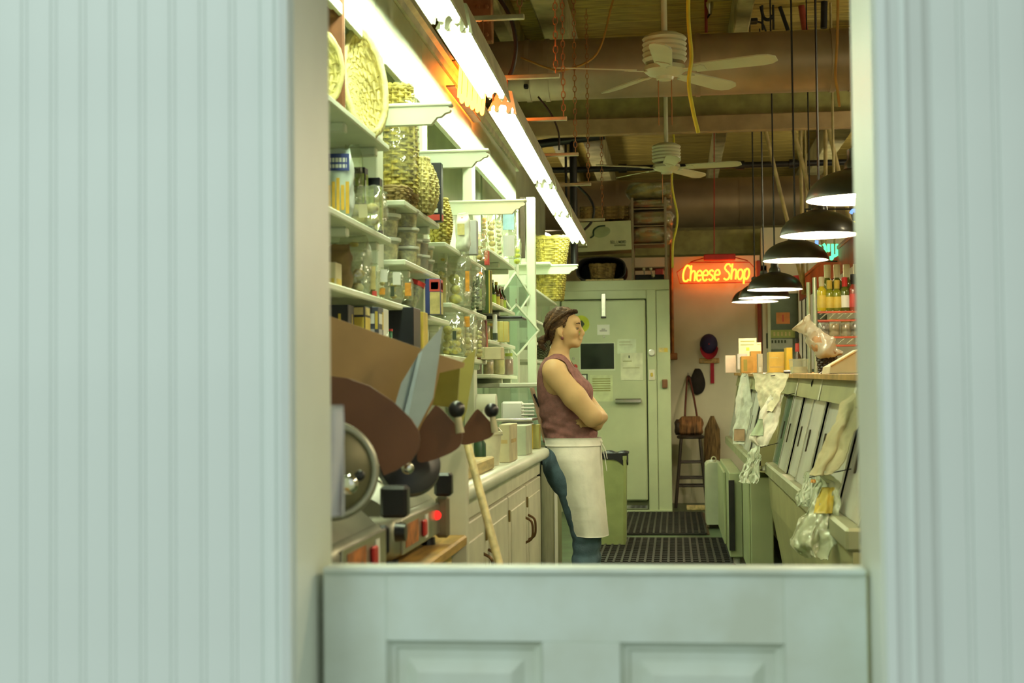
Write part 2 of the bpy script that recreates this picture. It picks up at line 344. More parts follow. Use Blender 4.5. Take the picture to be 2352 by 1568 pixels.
fx = [(3.1, 5.34, 2.62, 2.62, 'bright fluorescent fixture at the top edge, its front end cut off by the frame'),
      (5.46, 6.76, 2.63, 2.62, 'short bright fluorescent fixture just before the orange neon glow'),
      (7.02, 9.36, 2.61, 2.58, 'long fluorescent fixture directly behind the orange neon glow'),
      (9.46, 10.84, 2.57, 2.55, 'short fluorescent fixture next to last, over the far shelves'),
      (10.94, 12.9, 2.55, 2.54, 'farthest fluorescent fixture, pointing at the white carton on the cooler')]
for a in fx: fixture(*a)
chainm = mat('rusty_chain', (.40, .16, .06), .5, .5, var=.25)
def chain_mb(p, q, r=.0028, link=.035):
    p, q = Vector(p), Vector(q); n = max(2, int((q-p).length/link)); m = MB(); d = (q-p)/n
    for i in range(n):
        c = p+d*(i+.5); h = link*.62; a = []
        for k in range(8):
            th = 2*PI*k/8; off = Vector((math.cos(th)*.011, 0, 0)) if i % 2 else Vector((0, math.cos(th)*.011, 0))
            a.append(c+off+d.normalized()*(math.sin(th)*h))
        m.tube(a, r, 5, closed=True)
    return m
# spreader bars with their chains
hang = [(6.0, 2.80, .02, 'pale'), (6.9, 2.74, .10, 'orange'), (7.9, 2.72, .06, 'pale'), (9.0, 2.70, .05, 'pale'), (10.2, 2.68, .06, 'pale'), (12.2, 2.66, .06, 'pale')]
lab = {0: 'pale steel spreader bar with long chains over the nearest fluorescent fixture', 1: 'orange-lit spreader bar with a chain beside the orange neon', 2: 'pale spreader bar with chains over the near half of the long fixture', 3: 'pale spreader bar with chains at the far half of the long fixture', 4: 'pale spreader bar with chains over the next to last fixture', 5: 'small pale spreader bar with chains over the farthest fluorescent fixture'}
for i, (d, z, ext, c) in enumerate(hang):
    t = thing('light_hanger', lab[i], 'hanger', (XT+.1, d, z), 'hangers of the fluorescent lights')
    obj('bar', MB().cbox(XT-.10, XT+.20+ext, d-.012, d+.012, z, z+.022, .003), mat('hanger_steel', (.62, .58, .42), .4, .6), t)
    for xx in (XT+.18+ext,): obj('chain', chain_mb((xx, d, z+.02), (xx, d, ZC-.29)), chainm, t)
    for xx in (XT-.03, XT+.04): obj('drop_rod', MB().tube([(xx, d, z+.004), (xx, d, 2.64)], .004, 6), chainm, t)

# ------------------------------------------------------------------ pendant lamps over the cheese cases
shadeo = mat('black_lamp_enamel', (.030, .026, .016), .38, var=.15, coat=.3)
shadei = mat('white_lamp_enamel', (.9, .88, .80), .4, var=0)
bulbm = glow('warm_bulb_glow', (1, .84, .52), 520)
def pendant():
    t = thing('pendant_lamp', 'x', 'pendant lamp', (0, 0, 0), 'black dome pendant lamps over the display cases')
    r, h = .205, .125
    pr = [(r+.004, -.004), (r+.004, .003)]+[(r*math.cos(a), .004+h*math.sin(a)) for a in [R(k) for k in range(8, 76, 8)]]+[(.045, h+.006), (.042, h+.03), (.030, h+.045), (.030, h+.09), (.012, h+.10)]
    obj('shade', MB().lathe(pr, 40, cap=False), shadeo, t, 40)
    pi = [(r+.003, -.004), (r-.004, .003)]+[((r-.006)*math.cos(a), .002+(h-.006)*math.sin(a)) for a in [R(k) for k in range(8, 90, 8)]]+[(.002, h-.006)]
    obj('shade_lining', MB().lathe(pi, 40, cap=False), shadei, t, 60)
    obj('bulb', MB().ball((0, 0, .045), (.034, .034, .042)), bulbm, t, 170)
    obj('bulb_socket', MB().lathe([(.02, .08), (.02, h), (.012, h+.01)], 12), shadeo, t)
    obj('cord', MB().tube([(0, 0, h+.09), (0, 0, 2.23)], .007, 6), black, t)
    return t
pd = pendant()
lamps = [((2150, 220), 4.0, 'added black dome pendant lamp, unseen behind the right door jamb'), ((2360, -20), 2.95, 'added black dome pendant lamp, unseen and nearest the right door jamb'), ((1963, 457), 6.30, 'black dome pendant lamp nearest the doorway, half hidden by the door jamb'),  # first two pendants are added, unseen, to brighten the left jamb and slicers
         ((1882, 539), 7.72, 'second black dome pendant lamp from the doorway, in front of the green neon'),
         ((1827, 597), 9.28, 'third black dome pendant lamp from the doorway'),
         ((1780, 664), 10.98, 'fourth black dome pendant lamp, just right of the orange shop sign'),
         ((1755, 683), 11.85, 'fifth black dome pendant lamp, tucked close under the fourth one'),
         ((1734, 692), 13.0, 'farthest and lowest black dome pendant lamp beside the orange sign')]
for i, ((x_, y_), d, lb) in enumerate(lamps):
    p = P(x_, y_, d); p.x = p.x
    o = pd if i == 0 else dup(pd, p)
    o.location = p; o['label'] = lb; ORG[o.name] = p

# ------------------------------------------------------------------ neon signs
def stroke(pts, n=6):       # Catmull-Rom through points
    P4 = [Vector(p) for p in pts]; out = []
    if len(P4) < 3: return P4
    Q = [P4[0]*2-P4[1]]+P4+[P4[-1]*2-P4[-2]]
    for i in range(1, len(Q)-2):
        a, b, c, d = Q[i-1:i+3]
        for k in range(n):
            t = k/n; out.append(.5*((2*b)+(c-a)*t+(2*a-5*b+4*c-d)*t*t+(3*b-a-3*c+d)*t**3))
    return out+[P4[-1]]
GL = {'C': [[(.62, .80), (.52, .97), (.32, .98), (.14, .72), (.08, .35), (.16, .06), (.36, .0), (.55, .12)]],
      'h': [[(.08, 1.0), (.06, .5), (.05, .0)], [(.06, .42), (.2, .62), (.36, .62), (.42, .45), (.40, .0)]],
      'e': [[(.08, .34), (.44, .36), (.44, .55), (.30, .65), (.12, .55), (.06, .30), (.12, .06), (.28, .0), (.44, .1)]],
      's': [[(.42, .55), (.30, .64), (.12, .58), (.12, .42), (.34, .28), (.38, .10), (.22, .0), (.05, .1)]],
      'S': [[(.62, .80), (.48, .98), (.24, .95), (.14, .74), (.30, .56), (.50, .40), (.54, .16), (.34, .0), (.08, .1)]],
      'o': [[(.26, .64), (.10, .52), (.06, .28), (.14, .05), (.28, .0), (.42, .12), (.46, .36), (.40, .56), (.26, .64)]],
      'p': [[(.08, .62), (.07, .2), (.06, -.3)], [(.07, .45), (.22, .64), (.40, .58), (.46, .32), (.36, .06), (.2, .0), (.08, .14)]]}
wid = {'C': .60, 'h': .47, 'e': .47, 's': .44, 'S': .62, 'o': .50, 'p': .5, ' ': .22}
neon = glow('orange_neon_glow', (1, .14, .010), 9)
neonb = glow('bright_orange_neon_glow', (1, .17, .012), 34)
neonc = mat('neon_tube_dark', (.10, .02, .01), .4)
YN = 15.02
n0, n1 = P(1566, 646, YN), P(1722, 640, YN); hz = .165
sg = thing('neon_sign', 'glowing orange neon sign reading Cheese Shop on the cream wall', 'neon sign', ((n0.x+n1.x)/2, YN, n0.z))
tot = sum(wid[c] for c in 'Cheese Shop'); sc = (n1.x-n0.x)/tot; x_ = n0.x
for ch in 'Cheese Shop':
    if ch != ' ':
        m = MB()
        for st in GL[ch]:
            m.tube(stroke([(x_+(p[0]+.10*p[1])*sc*.95, YN, n0.z+(n1.z-n0.z)*(x_-n0.x)/(n1.x-n0.x)+p[1]*hz) for p in st]), .0095, 7)
        obj('letter_'+('capital_' if ch.isupper() else '')+ch.lower(), m, neon, sg, 170)
    x_ += wid[ch]*sc
zb_ = n0.z
fr = [(n0.x-.02, YN+.03, zb_-.02), (n1.x+.03, YN+.03, zb_-.02), (n1.x+.06, YN+.03, zb_+.12), (n1.x, YN+.03, zb_+.19), (n0.x+.1, YN+.03, zb_+.20), (n0.x-.05, YN+.03, zb_+.1)]
obj('tube_frame', MB().tube(fr, .006, 6, closed=True), redp, sg)
for fx_ in (.2, .8): obj('standoff', MB().tube([(n0.x+(n1.x-n0.x)*fx_, YN, zb_+.02), (n0.x+(n1.x-n0.x)*fx_, YS, zb_+.02)], .006, 6), redp, sg)
tr = P(1652, 590, YN)
tx = thing('neon_transformer', 'red transformer box with wires above the orange shop sign', 'transformer', (tr.x, YN+.05, tr.z))
obj('case', MB().cbox(tr.x-.16, tr.x+.17, YN+.02, YN+.12, tr.z-.03, tr.z+.035, .008), redp, tx)
for s in (-1, 1): obj('wire', MB().tube(stroke([(tr.x+s*.15, YN+.05, tr.z), (tr.x+s*.26, YN+.04, tr.z-.03), (tr.x+s*.30, YN+.04, tr.z-.045)]), .006, 6), redp, tx)
obj('hanging_wire', MB().tube([(tr.x-.05, YN+.06, tr.z+.03), (tr.x-.02, YN+.3, ZC-.02)], .006, 6), redp, tx)
# edge-on neon above the left shelves
ns = thing('neon_sign', 'orange neon sign seen edge-on above the left shelves, behind the light fixtures', 'neon sign', (-.985, 7.0, 2.62))
for k, yy in enumerate((6.60, 6.78, 6.96, 7.14, 7.32)):
    z0 = 2.60+.02*k; pts = [(-.99, yy, z0), (-.985, yy+.05, z0+.17), (-.98, yy+.11, z0+.20), (-.985, yy+.14, z0+.10), (-.99, yy+.10, z0), (-.99, yy+.05, z0+.02)]
    obj('letter_tube', MB().tube(stroke(pts), .009, 7), neonb, ns, 170)
for z in (2.64, 2.76): obj('mounting_bar', MB().cbox(-1.045, -1.0, 6.55, 7.45, z, z+.008, .002), chainm, ns)
# ================================================================== ducts, pipes, fans, wires
def hduct(y, px, ptop, pbot, label, bands, x0=-2.9, x1=4.5, tilt=0):
    a, b_ = P(px, ptop, y), P(px, pbot, y); zc, r = (a.z+b_.z)/2, (a.z-b_.z)/2
    t = thing('ventilation_duct', label, 'duct', ((x0+x1)/2, y, zc-r))
    obj('pipe', MB().tube([(x0, y, zc), (x1, y, zc)], r, 40), ductm, t, 60)
    for xb in bands: obj('seam_band', MB().tube([(xb-.018, y, zc), (xb+.018, y, zc)], r+.008, 40), ductm, t, 60)
    return t, zc, r
t1, z1_, r1_ = hduct(10.6, 1500, 84, 222, 'big round steel duct behind the nearer ceiling fan', [P(x, 150, 10.6).x for x in (1215, 1258, 1602, 1910, 1955)])
obj('access_hatch', MB().cbox(P(1203, 200, 10.37).x, P(1213, 200, 10.37).x, 10.36, 10.40, P(1208, 203, 10.37).z, P(1208, 193, 10.37).z), blackm, t1)
hduct(16.4, 1600, 410, 522, 'dim round duct crossing behind the farther ceiling fan', [P(x, 470, 16.4).x for x in (1420, 1700)])
pp = thing('pipe', 'black horizontal pipe with couplings behind the farther ceiling fan', 'pipe', (0, 14, 3.4))
za = P(1600, 382, 14).z
obj('run', MB().tube([(-1.4, 14, za), (4, 14, za)], .030, 10), black, pp, 60)
for xx in (P(1822, 382, 14).x, P(1700, 382, 14).x, P(1430, 382, 14).x): obj('coupling', MB().tube([(xx-.04, 14, za), (xx+.04, 14, za)], .045, 10), black, pp, 60)
vp_ = thing('pipe', 'black vertical standpipe left of the wicker stack on the cooler', 'pipe', (P(1318, 400, 13.4).x, 13.4, 2.3))
a, b_ = P(1316, 318, 13.4), P(1316, 500, 13.4)
obj('riser', MB().tube([(a.x, 13.4, 2.35), (a.x, 13.4, a.z)], .036, 12), black, vp_, 60)
obj('branch', MB().tube(stroke([(a.x-.4, 13.4, a.z-.05), (a.x-.1, 13.4, a.z-.02), (a.x+.1, 13.4, a.z), (a.x+.3, 13.4, a.z+.02)]), .04, 10), black, vp_, 60)
obj('riser_side_pipe', MB().tube([(a.x-.07, 13.4, 2.35), (a.x-.07, 13.4, a.z)], .012, 8), black, vp_, 60)
rp = thing('conduit', 'rust-orange conduit running down the wall beside the cooler', 'conduit', (P(1545, 700, 15).x, YS-.03, P(1545, 830, YS-.03).z))
c0, c1 = P(1546, 600, YS-.03), P(1545, 815, YS-.03)
obj('pipe', MB().tube([(c1.x, YS-.03, c1.z), (c1.x, YS-.03, c0.z+.5)], .018, 10), mat('rusty_conduit', (.42, .16, .04), .5, .3, var=.3), rp, 60)
obj('outlet_box', MB().cbox(c1.x-.03, c1.x+.05, YS-.06, YS, c1.z-.05, c1.z+.02), mat('rusty_conduit', (1, 1, 1)), rp)
# bolted plate column at the upper left
bc = thing('steel_column', 'bolted steel plate, coloured as orange-lit, hanging at the upper left behind the light', 'column', (P(1080, 40, 9.6).x, 9.6, 3.3))
m0, m1 = P(1040, 90, 9.6), P(1130, 90, 9.6)
litplatem = mat('orange_lit_plate', (.42, .20, .09), .6, .2, var=.2)  # orange light falling on the plate is put into its base colour
obj('plate', MB().cbox(m0.x, m1.x, 9.6, 9.7, P(1080, 95, 9.6).z, ZC-.3), litplatem, bc)
for bx in (1118, 1098, 1063): 
    for by in (16, 50, 80):
        q = P(bx, by, 9.6); obj('bolt', MB(T((q.x, 9.6, q.z), rx=PI/2)).lathe([(.016, 0), (.016, .012), (.008, .016)], 6), litplatem, bc)
# -- ceiling fans
fanm = mat('fan_enamel', (.60, .62, .44), .35, var=.06, scale=3)
def fan(c, angs, label, zrod, k=1):
    t = thing('ceiling_fan', label, 'ceiling fan', c, 'ceiling fans')
    M = Matrix.Translation(c) @ Matrix.Scale(k, 4)
    obj('down_rod', MB(M).tube([(0, 0, .20), (0, 0, (zrod-c[2])/k)], .019, 12), fanm, t, 60)
    pr = [(.03, .30), (.05, .275)]
    m = MB(M); m.lathe([(.02, .27), (.09, .262), (.125, .245)]+[(.125+(.012 if k % 2 else 0), .245-.0155*k) for k in range(1, 11)]+[(.12, .085), (.06, .078)], 32)
    obj('motor_housing', m, fanm, t, 30)
    obj('hub', MB(M).lathe([(.03, .075), (.125, .062), (.13, .035), (.10, .012), (.055, -.002), (.05, -.02), (.01, -.026)], 32), fanm, t, 50)
    for a in angs:
        Mb = M @ Matrix.Rotation(R(a), 4, 'Z') @ Matrix.Translation((0, 0, .035)) @ Matrix.Rotation(R(-13), 4, 'X')
        pl = [(.19, -.055), (.60, -.068), (.66, -.058), (.70, -.03), (.70, .03), (.66, .058), (.60, .068), (.19, .055)]
        b = obj('blade', MB(Mb).prism(pl, -.004, .004, 'z'), fanm, t)
        obj('blade_iron', MB(Mb).prism([(.09, -.02), (.17, -.018), (.24, -.045), (.26, -.03), (.26, .03), (.24, .045), (.17, .018), (.09, .02)], -.010, -.0045, 'z'), fanm, b)
    for s in (-.04, .04): obj('pull_chain', MB(M).tube([(s, 0, -.02), (s, 0, -.30)], .003, 5), chainm, t)
    return t
f1 = P(1527, 176, 8.7); fan(tuple(f1), (-20, 52, 124, 196, 268), 'pale ceiling fan nearest the doorway, in front of the big duct', ZC-.02)
f2 = P(1531, 394, 11.2); fan(tuple(f2), (-12, 60, 132, 204, 276), 'farther and smaller ceiling fan above the cooler', ZC-.02, .84)
# -- wires and slanting poles
def wire(name, label, cat, pts, r, m, group=None):
    return tag(obj(name, MB().tube(stroke([P(*p) for p in pts]), r, 6), m, None, 170), label, cat, group)
yel = mat('yellow_cable', (.62, .55, .04), .5); tan = mat('tan_pole', (.42, .33, .15), .6, var=.2); tanr = mat('red_pole', (.30, .05, .03), .5, var=.2)
wire('power_cable', 'thick yellow cable hanging in front of the nearer ceiling fan', 'cable', [(1582, -60, 7.6), (1581, 40, 7.6), (1588, 130, 7.6), (1582, 190, 7.6), (1592, 255, 7.6), (1604, 305, 7.6)], .012, mat('yellow_cable', (1, 1, 1)))
wire('power_cable', 'thin yellow cable looping down past the farther ceiling fan', 'cable', [(1531, 105, 12.6), (1533, 180, 12.6), (1535, 255, 12.6), (1548, 320, 12.6), (1543, 420, 12.6), (1556, 500, 12.6), (1546, 560, 12.6), (1545, 615, 12.6)], .011, yel)
wire('cable', 'orange cord strung across the big duct from hook to fan', 'cable', [(1196, 132, 10.2), (1258, 156, 10.2), (1300, 160, 10.2), (1372, 122, 10.2), (1408, 0, 10.2)], .008, mat('orange_cord', (.45, .22, .04), .6))
wire('cable', 'black cable arching down beside the nearest fluorescent fixture', 'cable', [(1143, -10, 7.4), (1172, 40, 7.4), (1185, 100, 7.4), (1178, 155, 7.4), (1161, 190, 7.4)], .012, black)
wire('cable', 'thin black cable drooping from the orange-lit spreader bar', 'cable', [(1236, 222, 8.4), (1266, 262, 8.4), (1283, 305, 8.4), (1284, 345, 8.4)], .006, black)
wire('cable', 'black cable curving over the white carton on the cooler', 'cable', [(1325, 425, 12.5), (1352, 452, 12.5), (1364, 480, 12.5), (1358, 510, 12.5), (1342, 528, 12.5)], .012, black)
wire('cable', 'yellow cable end dangling in front of the duct at the right', 'cable', [(1925, -20, 9.6), (1923, 90, 9.6), (1919, 170, 9.6), (1924, 210, 9.6), (1928, 245, 9.6)], .010, mat('orange_cord', (1, 1, 1)))
poles = [((1801, 218), (1868, 470), 12.9, .020, tan, 'tan slanting pole left of the nearest pendant lamp'), ((1885, 215), (1932, 420), 12.9, .020, tan, 'tan slanting pole rising behind the nearest pendant lamp'),
         ((1758, 300), (1814, 530), 13.3, .018, tan, 'tan slanting pole behind the second pendant lamp'), ((1896, 215), (1896, 430), 13.1, .018, tan, 'tan upright pole behind the nearest pendant lamp'),
         ((1836, -20), (1849, 70), 11.4, .026, tanr, 'dark red pole above the big duct'), ((1784, -5), (1810, 70), 11.4, .016, blackm, 'thin black slanting rod above the big duct'),
         ((1839, 330), (1843, 560), 13.2, .017, tan, 'thin tan upright pole behind the third pendant lamp'), ((1893, 10), (1892, 65), 11.3, .026, blackm, 'short dark post standing on the big duct')]
for a, b_, d, r, m, lb in poles:
    p, q = P(*a, d), P(*b_, d); d2 = (p-q); p = q+d2*((ZC-.01-q.z)/d2.z); q = q-d2*(.0 if a[1] < 100 else (q.z-2.06)/d2.z)
    tag(obj('support_pole', MB().tube([p, q], r, 8), m, None, 60), lb, 'pole', 'poles under the ceiling')
# spotlight heads and pipe hanger above the duct
q = P(1722, 50, 11.3); sp = thing('spotlight', 'small black lamp head standing on the big duct', 'spotlight', (q.x, 11.3, q.z-.06))
obj('head', MB().cbox(q.x-.06, q.x+.06, 11.25, 11.35, q.z-.012, q.z+.018, .006), black, sp); obj('stem', MB().tube([(q.x, 11.3, q.z-.01), (q.x, 11.3, q.z-.09)], .006, 6), black, sp)
obj('arm', MB().tube(stroke([(q.x+.05, 11.3, q.z), (q.x+.10, 11.3, q.z-.02), (q.x+.13, 11.3, q.z-.10)]), .008, 6), black, sp)
q = P(1757, 40, 11.3); ph = thing('pipe_hanger', 'black pipe bracket hanging between the lamp cords over the duct', 'bracket', (q.x, 11.3, q.z-.08))
for xx in (1750, 1775): a = P(xx, -30, 11.3); obj('hanger_rod', MB().tube([(a.x, 11.3, q.z-.1), (a.x, 11.3, ZC-.02)], .010, 6), blackm, ph)
obj('bracket', MB().tube(stroke([(q.x-.03, 11.3, q.z+.09), (q.x-.01, 11.3, q.z), (q.x+.03, 11.3, q.z-.02), (q.x+.06, 11.3, q.z+.01)]), .014, 6), blackm, ph)
q = P(1630, 15, 11.0); sp = thing('spotlight', 'small dim chrome spotlight on a red rod above the duct', 'spotlight', (q.x, 11, q.z-.05))
obj('cup', MB(T((q.x, 11, q.z))).lathe([(.015, -.06), (.02, -.03), (.03, 0), (.032, .03)], 14), chrome, sp, 50); q2 = P(1622, 60, 11); obj('rod', MB().tube([(q2.x, 11, q2.z-.05), (q2.x, 11, ZC-.02)], .012, 8), tanr, sp); obj('stem', MB().tube([(q.x, 11, q.z-.06), (q2.x, 11, q.z-.1)], .008, 6), blackm, sp)
# ================================================================== shelving units along the left wall
def shelf(label, z, a, b_, xf=XF, cl=True):
    t = thing('shelf', label, 'shelf', ((XB+xf)/2, (a+b_)/2, z-.022), 'white shelves along the left wall')
    obj('board', MB().cbox(XB+.001, xf, a, b_, z-.022, z-.0005, .004), paint, t)
    if cl:
        for q in (b_-.10, b_-.56):
            if q > a: obj('cleat', MB().cbox(XB+.001, xf-.03, q, q+.04, z-.052, z-.0222, .004), paint, t)
def bracket(label, d, z):      # carved board reaching out over the aisle
    t = thing('bracket_board', label, 'bracket', (-1.03, d, z-.06), 'carved bracket boards over the shelves')
    pl = [(XB+.001, z), (-.775, z), (-.765, z-.012), (-.77, z-.02), (-.785, z-.024), (-.80, z-.036), (-.815, z-.038), (-.835, z-.062), (XB+.001, z-.062)]
    obj('board', MB().prism(pl, d, d+.03, 'y'), paint, t); obj('cap', MB().cbox(XB+.001, -.76, d-.006, d+.04, z+.0002, z+.014, .004), paint, t)
for i, (n_, z, a, b_) in enumerate([('top white shelf nearest the doorway, under the wicker trays', 2.08, 3.3, 4.88), ('second white shelf nearest the doorway, under the cracker bags', 1.755, 3.3, 4.9), ('third white shelf nearest the doorway, under the little packets', 1.535, 3.3, 5.30), ('lowest white shelf nearest the doorway, under the dark cartons', 1.35, 3.3, 5.08),
    ('white shelf under the wrapped straw baskets', 1.925, 5.16, 5.94), ('white shelf under the plastic tubs', 1.705, 5.16, 5.94), ('white shelf under the leaning jar and tea carton', 1.525, 5.34, 6.2), ('low white shelf under the black carton with the yellow window', 1.27, 5.1, 5.98),
    ('white shelf under the grey carton and sprig bag', 1.865, 6.1, 7.44), ('white shelf under the pasta nests', 1.61, 6.26, 7.44), ('white shelf under the bow pasta', 1.375, 6.06, 7.44), 
    ('white shelf under the wrapped loaves', 1.985, 7.6, 8.8), ('white shelf under the sauce bottles', 1.70, 7.65, 8.8), ('white shelf under the yellow tins', 1.49, 7.6, 8.8), ('white shelf under the big pale jar', 1.305, 7.62, 8.9),
    ('far white shelf under the straw hampers', 1.945, 9.72, 12.0), ('far white top board carrying the upper straw hamper', 2.245, 11.4, 12.0), ('far white shelf level with the top of her head', 1.72, 9.72, 11.0), ('far white shelf above the dark hamper', 1.56, 9.72, 11.5), ('far white shelf carrying the dark hamper', 1.43, 9.9, 11.0)]): shelf(n_, z, a, b_, XF, i < 15)
bracket('carved white bracket board nearest the doorway', 4.90, 2.215); bracket('carved white bracket board second from the doorway', 5.905, 2.22); bracket('carved white bracket board above the wrapped loaves', 7.405, 2.205); bracket('farthest carved white bracket board between the straw hampers', 11.5, 2.215)
struct('wall_alcove', MB().box(XB-.05, XB-.001, 9.72, 14.6, 0, 3.2), greenw)

# ------------------------------------------------------------------ builders for the goods
def X3(x0, x1, yt, D): a, b_ = P(x0, yt, D), P(x1, yt, D); return a.x, b_.x, a.z
def weave(f, rows, stakes, r, amp=None, closed=True, v0=0, v1=1, stake_r=None):
    m = MB(); amp = amp or r*1.1
    def nrm(u, v):
        e = 1e-3; a = Vector(f(u+e, v))-Vector(f(u-e, v)); b_ = Vector(f(u, min(1, v+e)))-Vector(f(u, max(0, v-e))); n = a.cross(b_); return n.normalized() if n.length > 1e-12 else Vector((0, 0, 1))
    N = stakes*2
    for i in range(rows):
        v = v0+(v1-v0)*(i+.5)/rows
        pts = [Vector(f(k/N, v))+nrm(k/N, v)*(amp*math.cos(PI*(k+0))*(1 if i % 2 else -1) if k % 2 == 0 and False else amp*math.sin(PI*(k/2+i)+PI/4)) for k in range(N if closed else N+1)]
        m.tube(pts, r, 4, closed=closed)
    for k in range(stakes):
        m.tube([Vector(f(k/stakes, v0+(v1-v0)*j/8)) for j in range(9)], stake_r or r*1.1, 4)
    return m
def basket(name, label, cat, f, rows, stakes, r, m=None, rim=None, group=None, handle=None):
    w_ = weave(f, rows, stakes, r); o = obj('weave', w_, m or wickerm); vs = [ORG[o.name]]
    t = thing(name, label, cat, tuple(ORG[o.name]), group); o.parent = t; o.location = (0, 0, 0)
    # backing so that the weave reads dense
    g = MB(); N = 32; rings = [[Vector(f(k/N, j/10)) for k in range(N)] for j in range(11)]; g.loft(rings, cap=False); obj('inner_wall', g, m or wickerm, t, 170)
    if rim:
        for dv in (0, .03):
            obj('rim', MB().tube([Vector(f(k/40, 1))+Vector((0, 0, dv*.3))+Vector((0, 0, rim*.4*math.sin(k*2.2+dv*50))) for k in range(40)], rim, 6, closed=True), m or wickerm, t, 170)
    if handle: obj('handle', MB().tube(handle, rim or r*2, 6), m or wickerm, t, 170)
    return t
def tray_f(c, rx, rz, depth, axis_tilt=0, yaw=0):        # shallow round tray standing on its rim, hollow towards the camera
    M = T(c, yaw, axis_tilt)
    def f(u, v):
        a = 2*PI*u; q = .05+.95*v; return M @ Vector((rx*q*math.cos(a), depth*(1-q**3), rz*q*math.sin(a)))
    return f
def tub_f(c, r0, r1, h, ry=1, bulge=0):
    def f(u, v): a = 2*PI*u; q = r0+(r1-r0)*v+bulge*math.sin(PI*v); return (c[0]+q*math.cos(a), c[1]+q*ry*math.sin(a), c[2]+h*v)
    return f
def carton(label, x0, x1, yt, D, zs, dy, m, prints=(), group=None, name='carton', cat='box', tilt=0):
    a, b_, z = X3(x0, x1, yt, D); c = Vector(((a+b_)/2, D+dy/2, zs)); t = thing(name, label, cat, tuple(c), group)
    M = T(c, 0, tilt); h = z-zs; hw = (b_-a)/2
    obj('body', MB(M).cbox(-hw, hw, -dy/2, dy/2, 0, h, .002), m, t)
    for u0, u1, v0, v1, pm in prints:
        obj('print', MB(M).box(-hw+2*hw*u0, -hw+2*hw*u1, -dy/2-.0012, -dy/2-.0002, h*v0, h*v1), pm, t)
        obj('side_print', MB(M).box(hw+.0002, hw+.0012, -dy/2+dy*u0, -dy/2+dy*u1, h*v0, h*v1), pm, t)
    return t
def pillow(M, w_, d, h, crimp=.12, seed=0, n=20, rows=12, amp=.06):      # stuffed bag: fat body, flat crimped top
    rnd = random.Random(seed); ph = [rnd.uniform(0, 6.28) for _ in range(6)]; rings = []
    for i in range(rows+1):
        v = i/rows
        full = min(1, (v/.12)**.5 if v < .12 else 1)*(1 if v < 1-crimp*2 else max(.06, 1-((v-(1-crimp*2))/(crimp*1.3))**1.3))
        wd = min(1, .82+.18*min(1, v/.15))*(1-.25*max(0, (v-.8))/.2)
        ring = []
        for k in range(n):
            a = 2*PI*k/n; wob = 1+amp*math.sin(3*a+ph[0]+9*v)+amp*.7*math.sin(5*a+ph[1]-14*v)
            cx, sy = math.cos(a), math.sin(a); ex = .65
            ring.append((w_/2*wd*math.copysign(abs(cx)**ex, cx)*(.5+.5*wob), d/2*full*math.copysign(abs(sy)**ex, sy)*wob, h*v*(1+.015*math.sin(4*a+ph[2])*v)))
        rings.append(ring)
    return MB(M).loft(rings)
def nests(M, w_, d, h, r, seed=0, strands=5):      # lumps of pasta, crackers, sweets
    r = min(r, w_*.48, d*.48, h*.48); rnd = random.Random(seed); m = MB(M); z = r
    while z < h-r:
        x = -w_/2+r
        while x <= w_/2-r+1e-6:
            y = -d/2+r
            while y <= d/2-r+1e-6:
                c = (x+rnd.uniform(-.2, .2)*r, y+rnd.uniform(-.2, .2)*r, z+rnd.uniform(-.2, .2)*r)
                m.ball(c, (r*rnd.uniform(.8, 1.1), r*rnd.uniform(.8, 1.1), r*rnd.uniform(.6, .9)), 7, 5); y += 2*r
            x += 2*r
        z += 1.5*r
    return m
def bag(label, x0, x1, yt, D, zs, dy, cm, r=.02, film_=None, prints=(), group=None, fill=.72, tilt=0, seed=1, tie=None, cat='bag', name='food_bag'):
    a, b_, z = X3(x0, x1, yt, D); h = z-zs; w_ = b_-a; c = Vector(((a+b_)/2, D+dy/2, zs)); t = thing(name, label, cat, tuple(c), group); M = T(c, 0, tilt)
    if cm: obj('contents', nests(M, w_*.86, dy*.86, h*fill, r, seed), cm, t, 170)
    obj('wrapper', crumple(pillow(M, w_, dy, h, seed=seed, rows=16, n=26), min(.006, dy*.07), 24, seed), film_ or clear, t, 60)
    if tie: obj('tie', MB(M).tube([(w_*.1*math.cos(k*PI/4), dy*.1*math.sin(k*PI/4), h*.86) for k in range(8)], .006, 5, closed=True), tie, t, 170)
    for u0, u1, v0, v1, pm in prints:
        def lab(u, v, u0=u0, u1=u1, v0=v0, v1=v1): return M @ Vector((-w_/2+w_*(u0+(u1-u0)*u), -dy/2*1.02-.003+dy*.12*(abs((u0+(u1-u0)*u)-.5)*2)**2, h*(v0+(v1-v0)*v)))+Vector((0, -.004, 0))
        obj('label', MB().sheet(lab, 6, 4, .001), pm, t)
    return t
def deli_tub():
    t = thing('deli_tub', 'x', 'tub', (0, 0, 0)); r = .052
    obj('cup', MB().lathe([(r*.84, 0), (r*.97, .062), (r, .064)], 22), tubp, t, 40)
    obj('contents', MB().lathe([(r*.80, .003), (r*.90, .050), (r*.5, .056), (.004, .058)], 18), mat('tub_filling', (.68, .60, .30), .7, var=.4, scale=60), t, 40)
    obj('lid', MB().lathe([(r*1.05, .060), (r*1.08, .063), (r*1.08, .070), (r*.98, .071), (r*.95, .067), (.01, .067)], 22), mat('tub_lid', (.84, .88, .80), .35, var=0), t, 30)
    return t
yg = mat('cracker_gold', (.62, .46, .12), .7, var=.3, scale=30); pastam = mat('egg_pasta', (.80, .74, .22), .6, var=.2, scale=30); herb = mat('dried_herb', (.22, .30, .16), .9, var=.5, scale=40)
navy = mat('navy_print', (.03, .05, .22), .5, var=.15); goldp = mat('gold_print', (.66, .50, .08), .5, var=.15); cyanp = mat('light_blue_print', (.30, .50, .65), .5, var=.2)
